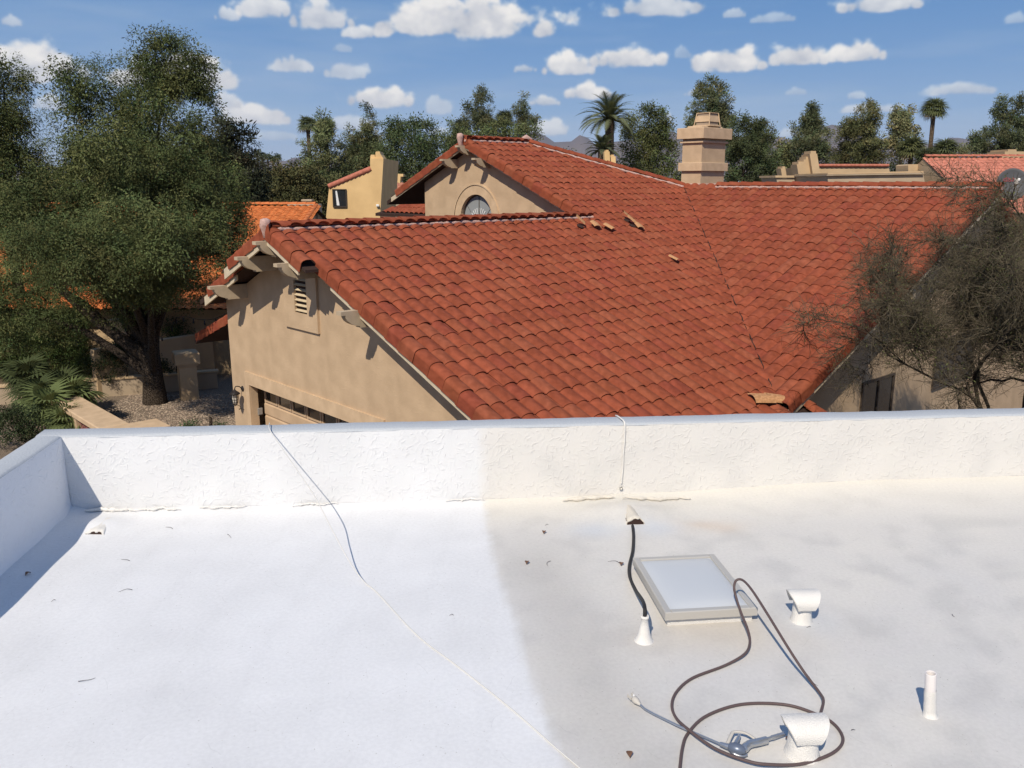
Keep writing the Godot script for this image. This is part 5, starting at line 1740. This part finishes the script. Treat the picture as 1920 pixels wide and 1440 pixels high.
# a tree whose trunk stands d metres ahead under x; its masses of leaves are given by where they stand in the photograph and how far before or behind the trunk
func tree(called: String, label: String, x: float, d: float, masses: Array, clump: ArrayMesh, size: float, density: float, tint: Color, opt := {}) -> Node3D:
	var o := thing(called, label, "tree", base_at(x, d), 0.0, opt.get("group", ""))
	var blobs := []
	var k := d / 1600.0
	var top := o.position
	for m in masses:
		var dd: float = d + (m[4] if m.size() > 4 else rng.randf_range(-0.35, 0.35) * m[2] * k)
		var p := at(m[0], m[1], dd) - o.position
		var r: float = m[2] * dd / 1600.0
		var ry: float = m[3] * dd / 1600.0
		blobs.append([p, Vector3(r, ry, r * 0.9)])
		if p.y > top.y: top = p
	var tr: float = opt.get("trunk", 0.25)
	var st := mb(true)
	var tp := []
	var trad := []
	var h: float = opt.get("height", top.y * 0.75)
	var lean: Vector3 = opt.get("lean", Vector3(top.x * 0.6, 0, top.z * 0.6))
	for i in 8:
		var t := i / 7.0
		tp.append(Vector3(lean.x * t * t + 0.12 * tr * 4.0 * noise.get_noise_2d(i * 0.9, x), h * t - 0.1, lean.z * t * t))
		trad.append(tr * (1.0 - 0.72 * t) * (1.18 if i == 0 else 1.0))
	tube(st, spline(tp, 3), spline_f(trad, 3), 10)
	build(st, "trunk", opt.get("bark", M.bark), o)
	for b in blobs:
		var q: Vector3 = b[0]
		if q.y < h * 0.2 or b[1].x < opt.get("limb_min", 0.5): continue
		var t0 := clampf(q.y / h - 0.35, 0.18, 0.9)
		var a: Vector3 = tp[int(t0 * 7.0)]
		var e := q + Vector3(0, b[1].y * 0.2, 0)
		var mid := a.lerp(e, 0.5) + Vector3(0, (e - a).length() * 0.10, 0)
		st = mb(true)
		var r0: float = minf(tr * (1.0 - 0.7 * t0) * 0.55, 0.22)
		tube(st, spline([a, mid, e], 5), spline_f([r0, r0 * 0.6, r0 * 0.15], 5), 7)
		build(st, "limb", opt.get("bark", M.bark), o)
	crown(o, blobs, clump, size, density, tint, opt.get("gap", 0.28), "crown", opt.get("shell", 0.55), opt.get("hole", 3.2))
	var wide := []
	for b in blobs: wide.append([b[0], b[1] * 1.22])
	crown(o, wide, clump, size * 0.62, density * opt.get("wisps", 0.12), tint * 1.1, 0.45, "outer_sprays", 0.25)
	return o

func spline_f(v: Array, per: int) -> Array:
	var r := []
	for i in v.size() - 1:
		for k in per: r.append(lerpf(v[i], v[i + 1], float(k) / per))
	r.append(v[-1])
	return r

func fan_frond(n: int, L: float) -> ArrayMesh:   # stalk and a pleated fan of blades
	var st := mb()
	tube(st, [Vector3.ZERO, Vector3(0, 0.12 * L, 0.45 * L)], [0.02 * L, 0.014 * L], 4)
	var o := Vector3(0, 0.12 * L, 0.45 * L)
	for k in n:
		var a := lerpf(-2.1, 2.1, float(k) / (n - 1))
		var d := Vector3(sin(a), -0.08, cos(a))
		var s := Vector3(cos(a), 0, -sin(a)) * 0.045 * L
		var tip := o + d * L * (0.62 + 0.12 * cos(a)) + Vector3(0, -0.22 * L, 0)
		var mid := o + d * L * 0.4
		tri(st, o, mid - s, mid + s)
		tri(st, mid - s, tip, mid + s)
	return done(st)

func feather_frond(L: float) -> ArrayMesh:   # arching stalk with two rows of leaflets
	var st := mb()
	var pts := []
	for k in 9:
		var t := k / 8.0
		pts.append(Vector3(0, L * (0.42 * t - 0.62 * t * t), L * (t - 0.18 * t * t)))
	tube(st, pts, [0.035, 0.03, 0.025, 0.02, 0.016, 0.012, 0.009, 0.006, 0.004], 4)
	for k in range(3, 48):
		var t := k / 48.0
		var i := int(t * 8.0)
		var p: Vector3 = pts[i].lerp(pts[i + 1], t * 8.0 - i)
		var f: Vector3 = (pts[i + 1] - pts[i]).normalized()
		var l := L * 0.21 * sin(PI * clampf(t * 0.9 + 0.12, 0, 1))
		for sd in [-1.0, 1.0]:
			var d := (Vector3(sd, 0.22, 0) + f * 0.9).normalized()
			tri(st, p - f * 0.022, p + d * l + Vector3(0, -0.12 * l, 0), p + f * 0.03)
	return done(st)

func palm(called: String, label: String, x: float, d: float, ytop: float, r_px: float, kind: int, tint: Color, group := "", fr := 34) -> void:
	var o := thing(called, label, "palm tree", base_at(x, d), 0.0, group)
	var h: float = at(x, ytop, d).y
	var st := mb(true)
	var tr := 0.2 if kind == 0 else 0.34
	tube(st, spline([Vector3(0, -0.1, 0), Vector3(0.05, h * 0.5, 0.02), Vector3(0, h, 0)], 6), spline_f([tr * 1.3, tr, tr * 0.9], 6), 9)
	build(st, "trunk", M.palm_bark, o)
	var L := r_px * d / 1600.0
	var m := leaf_mat("palm_leaf_" + str(kind), tint, 0.3)
	m.vertex_color_use_as_albedo = false
	var dry := leaf_mat("dry_palm_leaf", Color(0.20, 0.15, 0.085), 0.2)
	dry.vertex_color_use_as_albedo = false
	var mesh := fan_frond(15, L) if kind == 0 else feather_frond(L * 1.15)
	for k in fr:
		var t := float(k) / fr
		var pitch := lerpf(-1.25, 0.75, pow(t, 0.8)) if kind == 0 else lerpf(-1.25, 0.40, pow(t, 0.9))
		var b := Basis(Vector3.UP, k * 2.4 + rng.randf() * 0.3) * Basis(Vector3.RIGHT, pitch) * Basis(Vector3.BACK, rng.randfn(0, 0.15))
		put(mesh, "frond", dry if kind == 0 and t > 0.86 else m, o, Transform3D(b.scaled(Vector3.ONE * rng.randf_range(0.85, 1.1)), Vector3(0, h, 0)))

func trees() -> void:
	var fine := leaf_clump(1, 84, 1.1, 0.30, 0.11, 0.5)
	var broad := leaf_clump(2, 50, 1.0, 0.34, 0.16, 0.1)
	var far := leaf_clump(3, 60, 1.05, 0.42, 0.20, 0.1)
	var needle := leaf_clump(4, 80, 1.05, 0.5, 0.12, -0.2)
	var olive := Color(0.094, 0.112, 0.044)
	# the big tree left of the house
	var big := [[320, 128, 62, 52], [300, 95, 40, 28], [255, 165, 75, 55], [160, 165, 52, 48], [150, 132, 34, 20], [350, 195, 52, 62], [375, 150, 26, 36], [290, 240, 95, 70], [185, 250, 80, 70], [120, 315, 72, 60], [250, 330, 105, 75], [350, 300, 66, 66], [405, 350, 52, 52], [425, 425, 50, 52], [330, 415, 90, 62], [205, 425, 112, 66], [95, 430, 88, 62], [60, 520, 76, 62], [165, 520, 82, 56], [270, 505, 70, 58], [370, 480, 62, 52], [225, 575, 66, 34], [30, 600, 66, 66], [110, 590, 60, 48], [335, 545, 40, 36], [200, 470, 90, 55, -2.6], [300, 430, 90, 60, -2.4], [110, 480, 80, 60, -2.6], [330, 330, 70, 60, -2.0], [230, 300, 90, 60, -2.2], [285, 530, 70, 40, -2.8], [390, 440, 60, 50, -2.2], [400, 380, 50, 50, 1.5], [60, 400, 70, 60, -1.5], [200, 500, 85, 45, -4.5], [320, 465, 65, 42, -4.3], [265, 420, 85, 48, -4.0], [115, 455, 80, 48, -4.5], [380, 490, 40, 36, -3.6]]
	var o := tree("shade_tree", "largest tree at left, dark fine-leaved crown above a thick dark trunk", 250, 24.0, big, fine, 0.30, 1.15, olive, {"limb_min": 0.9, "trunk": 0.31, "height": 6.0, "lean": Vector3(0.6, 0, 0.3), "gap": 0.42, "wisps": 0.22, "hole": 5.0})
	var st := mb(true)
	tube(st, spline([Vector3(0.05, 1.35, 0.1), Vector3(-0.7, 2.0, 0.3), Vector3(-1.5, 2.75, 0.4), Vector3(-2.6, 3.9, 0.5)], 5), spline_f([0.24, 0.17, 0.14, 0.07], 5), 9)
	build(st, "limb", M.bark, o)
	st = mb(true)
	tube(st, spline([Vector3(0.0, 2.2, 0.0), Vector3(0.55, 3.2, 0.2), Vector3(0.8, 4.6, 0.3)], 5), spline_f([0.26, 0.17, 0.08], 5), 9)
	build(st, "limb", M.bark, o)
	tree("left_tree", "dark tree cut by the left edge of the view, beside the largest tree", 5, 28.0, [[8, 150, 40, 42], [-10, 220, 60, 70], [25, 240, 42, 62], [30, 320, 52, 62], [-20, 360, 60, 70], [20, 420, 60, 60]], fine, 0.34, 1.5, olive * 0.9, {"trunk": 0.25, "gap": 0.33, "wisps": 0.22})
	tree("dark_pine", "dark pine rising right behind the largest tree", 440, 40.0, [[455, 252, 17, 22], [440, 290, 34, 40], [412, 262, 32, 40], [400, 330, 48, 50], [462, 330, 34, 46], [478, 372, 22, 34], [430, 390, 48, 40]], needle, 0.55, 1.4, Color(0.05, 0.058, 0.036), {"trunk": 0.28})
	tree("mesquite_mass", "low brownish spreading tree between the dark pine and the tall fir", 540, 62.0, [[520, 352, 44, 40], [565, 345, 40, 36], [490, 372, 34, 32], [600, 372, 34, 34], [545, 385, 55, 30]], far, 0.55, 1.3, Color(0.088, 0.086, 0.038), {"trunk": 0.2})
	# conifers and evergreens along the skyline
	var grp := "evergreens along the skyline"
	var sky_trees := [
		["tall_fir", "pale green fir with two fan palms at its top, left of the yellow house", 608, 70.0, [[606, 245, 15, 26], [600, 282, 30, 32], [612, 320, 34, 36], [596, 358, 32, 34], [625, 360, 28, 36]], needle, 0.62, Color(0.086, 0.105, 0.056)],
		["narrow_conifer", "narrow dark conifer directly above the yellow house chimney slope", 692, 72.0, [[693, 206, 8, 14], [696, 232, 14, 18], [690, 258, 22, 20], [672, 278, 34, 30], [668, 318, 36, 34], [706, 300, 28, 34]], needle, 0.55, Color(0.064, 0.078, 0.044)],
		["broad_evergreen", "dense rounded dark evergreen right of the yellow house", 770, 70.0, [[742, 238, 24, 18], [772, 242, 30, 20], [800, 256, 24, 24], [755, 280, 44, 36], [790, 305, 40, 40], [730, 315, 34, 40], [820, 300, 24, 34]], broad, 0.6, Color(0.045, 0.066, 0.034)],
		["bushy_evergreen", "bushy green trees behind the peak of the upper gable", 850, 78.0, [[852, 250, 22, 20], [835, 268, 22, 20], [870, 262, 24, 20], [915, 252, 30, 18], [960, 252, 32, 16], [990, 246, 20, 18], [935, 236, 18, 14]], broad, 0.62, Color(0.062, 0.08, 0.04)],
		["gapped_conifer", "tall conifer with open side branch, tallest behind the upper gable", 905, 80.0, [[903, 175, 8, 12], [907, 195, 16, 16], [900, 215, 20, 16], [912, 235, 22, 16], [876, 215, 7, 20]], needle, 0.5, Color(0.062, 0.074, 0.046)],
		["slender_conifer", "slender ragged conifer right of the tallest one behind the gable", 978, 80.0, [[981, 190, 6, 10], [975, 207, 13, 12], [985, 225, 12, 12], [1000, 226, 7, 10], [975, 242, 16, 12]], needle, 0.46, Color(0.062, 0.074, 0.046)],
		["dark_evergreen", "dark evergreen between date palm and tan chimney", 1225, 66.0, [[1215, 212, 20, 14], [1240, 225, 16, 18], [1225, 248, 36, 26], [1200, 272, 34, 26], [1240, 285, 34, 34], [1215, 318, 46, 30], [1185, 240, 20, 20]], broad, 0.52, Color(0.052, 0.066, 0.030)],
		["tall_conifer", "tall pointed conifer straight behind the tan chimney", 1332, 72.0, [[1333, 156, 9, 14], [1314, 172, 10, 14], [1352, 165, 7, 12], [1330, 188, 28, 20], [1325, 220, 34, 24], [1345, 250, 30, 28], [1305, 232, 18, 14], [1355, 215, 16, 22]], needle, 0.56, Color(0.068, 0.084, 0.05)],
		["chimney_pine", "dense dark pine right of the tan chimney", 1408, 64.0, [[1382, 228, 15, 14], [1412, 238, 24, 16], [1432, 256, 18, 20], [1405, 272, 44, 30], [1398, 308, 46, 34], [1430, 310, 26, 28]], needle, 0.52, Color(0.045, 0.06, 0.033)],
		["gray_green_bush_tree", "pale gray green tree over the left end of the flat houses", 1472, 78.0, [[1475, 285, 22, 18], [1462, 308, 20, 18], [1490, 302, 18, 18]], far, 0.55, Color(0.10, 0.115, 0.062)],
		["pointed_pine", "pointed pine with open gaps above the flat sand house chimney", 1524, 76.0, [[1526, 207, 9, 12], [1522, 224, 18, 14], [1512, 243, 22, 14], [1535, 246, 18, 16], [1525, 268, 30, 20], [1540, 292, 24, 20], [1498, 278, 16, 20]], needle, 0.52, Color(0.06, 0.075, 0.045)],
		["leaning_pine", "round-topped pine leaning right above the red coping", 1610, 74.0, [[1630, 208, 20, 16], [1618, 230, 28, 20], [1595, 240, 20, 16], [1610, 262, 34, 24], [1600, 292, 34, 22], [1645, 290, 22, 22]], needle, 0.5, Color(0.066, 0.076, 0.04)],
		["thin_eucalyptus", "thin gray eucalyptus left of the right-hand fan palm", 1688, 78.0, [[1690, 212, 20, 14], [1684, 235, 20, 20], [1700, 252, 18, 20], [1680, 272, 18, 20]], far, 0.5, Color(0.095, 0.105, 0.062)],
		["small_round_tree", "small round tree low on the skyline above the pink roof", 1805, 84.0, [[1806, 284, 15, 10]], far, 0.5, Color(0.085, 0.09, 0.055)],
		["right_conifer", "tall conifer with tiered gaps near the right edge", 1880, 72.0, [[1882, 190, 8, 10], [1876, 210, 13, 12], [1886, 225, 13, 12], [1870, 240, 18, 14], [1868, 265, 34, 22], [1838, 268, 14, 16]], needle, 0.52, Color(0.055, 0.07, 0.042)],
		["edge_conifer", "dark conifer cut by the right edge of the view", 1918, 72.0, [[1914, 194, 9, 14], [1912, 218, 16, 16], [1916, 245, 22, 20], [1905, 272, 30, 20]], needle, 0.52, Color(0.052, 0.066, 0.04)]]
	for t in sky_trees:
		tree(t[0], t[1], t[2], t[3], t[4], t[5], t[6], 1.2, t[7] * Color(1.95, 1.75, 1.5), {"trunk": 0.2, "group": grp, "gap": 0.36, "limb_min": 0.7})
	# low green that closes the view between the houses
	var belt := thing("hedge_belt", "dark low belt of shrubs and tree tops behind the far houses", "shrubbery", Vector3(0, 0, -95))
	var bl := []
	for k in 46:
		var x := -420.0 + k * 64.0
		bl.append([at(x, 330 + 10 * sin(k * 1.9), 95.0 + 8.0 * sin(k * 2.7)) - belt.position + Vector3(0, -1.2, 0), Vector3(3.2, 2.6 + 0.9 * sin(k * 3.1), 2.6)])
	crown(belt, bl, far, 0.75, 0.5, Color(0.06, 0.07, 0.035), 0.2, "foliage")
	belt.set_meta("kind", "stuff")
	# palms
	var pg := "fan palms along the skyline"
	palm("date_palm", "large feathery date palm standing left of the dark evergreen", 1140, 62.0, 226, 62, 1, Color(0.115, 0.13, 0.07), "", 54)
	palm("date_palm", "lower feathery palm directly under the large date palm", 1128, 60.0, 284, 42, 1, Color(0.08, 0.09, 0.055), "", 36)
	palm("fan_palm", "tall fan palm with bare trunk at right on the skyline", 1736, 80.0, 207, 24, 0, Color(0.10, 0.115, 0.05), pg)
	palm("fan_palm", "left fan palm of the two above the pale green fir", 583, 84.0, 236, 20, 0, Color(0.10, 0.12, 0.062), pg)
	palm("fan_palm", "right fan palm of the two above the pale green fir", 616, 86.0, 240, 20, 0, Color(0.10, 0.12, 0.062), pg)
	palm("fan_palm", "fan palm half hidden in the bushy trees behind the gable", 946, 82.0, 226, 20, 0, Color(0.085, 0.10, 0.05), pg)
	palm("fan_palm", "fan palm low behind the peak of the upper gable", 868, 82.0, 242, 20, 0, Color(0.09, 0.105, 0.055), pg)
	palm("fan_palm", "short fan palm left of the tall one's trunk, with yellow skirt", 1702, 72.0, 282, 28, 0, Color(0.10, 0.108, 0.045), pg)
	palm("fan_palm", "short fan palm right of the tall one's trunk", 1764, 72.0, 286, 28, 0, Color(0.085, 0.10, 0.045), pg)
	palm("fan_palm", "low fan palm in front of the tall one's trunk", 1732, 70.0, 300, 26, 0, Color(0.06, 0.072, 0.035), pg)
	for k in 5:
		palm("distant_fan_palm", "%s of the row of five tiny far fan palms left of the mountain" % ["leftmost", "second", "middle", "fourth", "rightmost"][k], 486 + k * 9.5, 170.0, [288, 293, 296, 300, 296][k], 9, 0, Color(0.085, 0.10, 0.055), "row of tiny far fan palms", 20)
	# shrubs in the yard
	var sg := "shrubs in the left yard"
	for q in [["round_bush", "rounded sunlit green bush right of the big trunk", 328, 28.0, [[312, 612, 28, 16], [338, 606, 30, 16], [325, 622, 40, 16]], Color(0.075, 0.12, 0.035)], ["hedge_bush", "dense green bush under the big tree at left", 110, 27.0, [[120, 640, 52, 36], [80, 660, 44, 32], [150, 668, 30, 24], [60, 620, 44, 36], [15, 650, 60, 42], [-40, 640, 60, 50], [40, 690, 50, 24], [5, 600, 70, 40], [95, 602, 60, 34], [140, 690, 40, 20]], Color(0.06, 0.085, 0.028)], ["dark_bush", "dark bush just left of the big trunk's foot", 200, 25.0, [[190, 690, 36, 30], [215, 672, 36, 26], [225, 655, 30, 18]], Color(0.045, 0.062, 0.025)], ["trunk_bush", "small dark bush right of the big trunk at the courtyard wall", 300, 25.5, [[292, 685, 22, 18], [310, 690, 14, 12]], Color(0.045, 0.06, 0.026)], ["weed", "low green weed clump on the gravel by the garage corner", 357, 21.4, [[357, 794, 15, 7]], Color(0.055, 0.085, 0.04)], ["weed", "thin green weed patch against the garage corner", 418, 20.6, [[420, 800, 14, 6], [410, 796, 10, 6]], Color(0.07, 0.10, 0.045)], ["corner_bush", "dark bush at the lower left behind the roof corner", 25, 19.5, [[10, 800, 50, 26], [60, 812, 30, 18], [30, 780, 40, 22]], Color(0.045, 0.06, 0.028)]]:
		var b := thing(q[0], q[1], "shrub", base_at(q[2], q[3]), 0.0, sg)
		var bls := []
		for m in q[4]:
			var p := at(m[0], m[1], q[3]) - b.position
			bls.append([p, Vector3(m[2], m[3] * 1.1, m[2] * 0.9) * q[3] / 1600.0])
		crown(b, bls, broad, 0.17, 0.75, q[5], 0.15, "foliage")
		var stm := mb(true)
		tube(stm, [Vector3(0, -0.05, 0), Vector3(0.02, 0.25, 0), Vector3(0.0, maxf(bls[0][0].y, 0.3), 0)], [0.05, 0.04, 0.02], 6)
		build(stm, "stem", M.bark, b)
	var blade := mb()
	tri(blade, Vector3(-0.02, 0, 0), Vector3(0.0, 0.45, 0.55), Vector3(0.02, 0, 0))
	var bladem := done(blade)
	var fan := fan_frond(17, 1.0)
	var pl := leaf_mat("yard_palm_leaf", Color(0.12, 0.15, 0.06), 0.35)
	pl.vertex_color_use_as_albedo = false
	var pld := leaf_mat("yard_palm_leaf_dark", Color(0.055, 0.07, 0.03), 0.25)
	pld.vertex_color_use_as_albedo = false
	for q in [[70, 735, 22.6, 0.8, 24, "upper fan-leaved shrub at left, in shade of the big tree", pld], [88, 745, 21.6, 0.7, 22, "fan-leaved shrub left of the lattice wall's far end", pl], [40, 765, 20.8, 0.75, 22, "lowest bright fan-leaved shrub at the left edge", pl], [20, 745, 21.8, 0.7, 20, "fan-leaved shrub half hidden at the left edge", pld], [5, 705, 22.6, 0.75, 22, "dark fan-leaved shrub at the left edge under the hedge", pld], [70, 790, 20.2, 0.6, 18, "low bright fan-leaved shrub just above the roof corner", pl]]:
		var b := thing("fan_shrub", q[5], "palm shrub", base_at(q[0], q[2]), 0.0, "fan-leaved shrubs by the lattice wall")
		var h: float = at(q[0], q[1], q[2]).y
		var stm := mb(true)
		tube(stm, [Vector3(0, -0.05, 0), Vector3(0.03, h * 0.6, 0.0), Vector3(0, h * 0.9, 0)], [0.09, 0.08, 0.06], 7)
		build(stm, "stem", M.palm_bark, b)
		for k in q[4]:
			var t: float = float(k) / q[4]
			put(fan, "frond", q[6], b, Transform3D((Basis(Vector3.UP, k * 2.4) * Basis(Vector3.RIGHT, lerpf(-1.2, 0.5, t))).scaled(Vector3.ONE * q[3] * rng.randf_range(0.8, 1.15)), Vector3(0, h * 0.88, 0)))
	var sp := thing("blade_plant", "small plant of long pointed blades in front of the lattice wall", "plant", base_at(85, 19.6))
	for k in 22:
		put(bladem, "blade", pl, sp, Transform3D((Basis(Vector3.UP, k * 2.4) * Basis(Vector3.RIGHT, rng.randf_range(-0.5, 0.5))).scaled(Vector3.ONE * rng.randf_range(0.8, 1.3)), Vector3(0, 0.25, 0)))
	bare_tree()

func bare_tree() -> void:
	var o := thing("mesquite_tree", "bare twiggy desert tree in front of the right gable wall", "tree", Vector3(7.65, 0, -13.0))
	var r := RandomNumberGenerator.new()
	r.seed = 8
	var ends := []
	var todo := []
	for k in 4:
		var a: float = [2.6, 1.2, 5.2, 0.2][k] + r.randf() * 0.4
		todo.append([Vector3(0, 0.25, 0), Vector3(cos(a) * 0.34, 1.0, sin(a) * 0.30).normalized(), 2.6 + r.randf() * 0.5, 0.085 - 0.008 * k, 0])
	var st := mb(true)
	tube(st, [Vector3(0, -0.1, 0), Vector3(0.02, 0.15, 0), Vector3(0, 0.4, 0)], [0.22, 0.17, 0.14], 10)
	build(st, "trunk", M.green_bark, o)
	var branches := mb(true)
	while todo.size():
		var b: Array = todo.pop_back()
		var p: Vector3 = b[0]
		var d: Vector3 = b[1]
		var L: float = b[2]
		var rad: float = b[3]
		var lev: int = b[4]
		var pts := [p]
		var n := 5
		for i in n:
			d = (d + Vector3(r.randfn(), r.randfn() * 0.7 + 0.05 - 0.05 * lev, r.randfn()) * (0.16 + 0.03 * lev)).normalized()
			var off := (p - Vector3(-0.2, 4.5, 0)) / Vector3(2.5, 2.6, 1.9)
			if off.length() > 0.9 and p.y > 2.2: d = (d - off.normalized() * 0.9 * (off.length() - 0.9)).normalized()
			p = p + d * L / n
			pts.append(p)
		var e := rad * 0.62
		if lev == 0:
			st = mb(true)
			tube(st, spline(pts, 2), spline_f([rad, rad * 0.93, rad * 0.86, rad * 0.78, rad * 0.7, e], 2), 8)
			build(st, "limb", M.green_bark, o)
		else:
			tube(branches, pts, [rad, rad * 0.92, rad * 0.84, rad * 0.76, rad * 0.7, e], 6 if lev < 3 else 4, false)
		var in_crown := (p - Vector3(-0.2, 4.5, 0)) / Vector3(2.5, 2.6, 1.9)
		if in_crown.length() > 1.4 and lev > 2: continue
		if lev >= 2:
			for i in range(1, pts.size()):
				ends.append([pts[i], (pts[i] - pts[i - 1]).normalized(), lev])
		if lev < 5:
			var kids := 3 if lev < 3 else 2
			for k in kids:
				var i := n - k if k < 2 else n - 2
				var dir := (pts[i] - pts[i - 1] as Vector3).normalized()
				var out := Vector3(pts[i].x, 0.0, pts[i].z).normalized() * 0.22
				var nd := (dir + Vector3(r.randfn(), r.randfn() * 0.6, r.randfn()) * 0.62 + out).normalized()
				todo.append([pts[i], nd, L * r.randf_range(0.58, 0.8), maxf(e * (1.0 if k == 0 else 0.8), 0.004), lev + 1])
	build(branches, "branches", M.green_bark, o)
	# fine twigs and scattered small leaves on them
	var tw := mb()
	var rr := RandomNumberGenerator.new()
	rr.seed = 3
	for k in 7:
		var p := Vector3.ZERO
		var d := Vector3(rr.randfn() * 0.55, 1.0, rr.randfn() * 0.55).normalized()
		var pts := [p]
		for i in 4:
			d = (d + Vector3(rr.randfn(), rr.randfn(), rr.randfn()) * 0.35).normalized()
			p += d * 0.11
			pts.append(p)
		tube(tw, pts, [0.0038, 0.0034, 0.0028, 0.0022, 0.0016], 3, false)
		for i in range(1, 4):
			var q: Vector3 = pts[i]
			var f := (d + Vector3(rr.randfn(), rr.randfn(), rr.randfn()) * 0.8).normalized()
			tube(tw, [q, q + f * 0.08, q + f * 0.14 + Vector3(0, 0.02, 0)], [0.0026, 0.002, 0.0013], 3, false)
	var twm := done(tw)
	var lf := leaf_clump(9, 26, 0.22, 0.04, 0.013, 0.3)
	for kind in 2:
		var xs: Array[Transform3D] = []
		var cols: Array[Color] = []
		for q in ends:
			var times := 1 if kind == 0 else 1
			if kind == 0 and r.randf() < 0.12: continue
			if kind == 1 and (r.randf() < 0.4 or q[2] < 3): continue
			for t in times:
				var b := frame_of((q[1] + Vector3(r.randfn(), r.randfn(), r.randfn()) * 0.5).normalized())
				var s := r.randf_range(0.6, 1.25)
				xs.append(Transform3D((b * Basis(Vector3.UP, r.randf() * TAU)).scaled(Vector3.ONE * s), q[0]))
				var c := Color(0.11, 0.092, 0.062) * r.randf_range(0.6, 1.5) if kind == 0 else Color(0.095, 0.105, 0.042) * r.randf_range(0.5, 1.4)
				c.a = 1.0
				cols.append(c)
		var mm := MultiMesh.new()
		mm.transform_format = MultiMesh.TRANSFORM_3D
		mm.use_colors = true
		mm.mesh = twm if kind == 0 else lf
		mm.instance_count = xs.size()
		for k in xs.size():
			mm.set_instance_transform(k, xs[k])
			mm.set_instance_color(k, cols[k])
		var mi := MultiMeshInstance3D.new()
		mi.name = "twigs" if kind == 0 else "foliage"
		mi.multimesh = mm
		mi.material_override = M.leaf
		mi.set_meta("kind", "stuff")
		o.add_child(mi)
	print("twig ends ", ends.size())
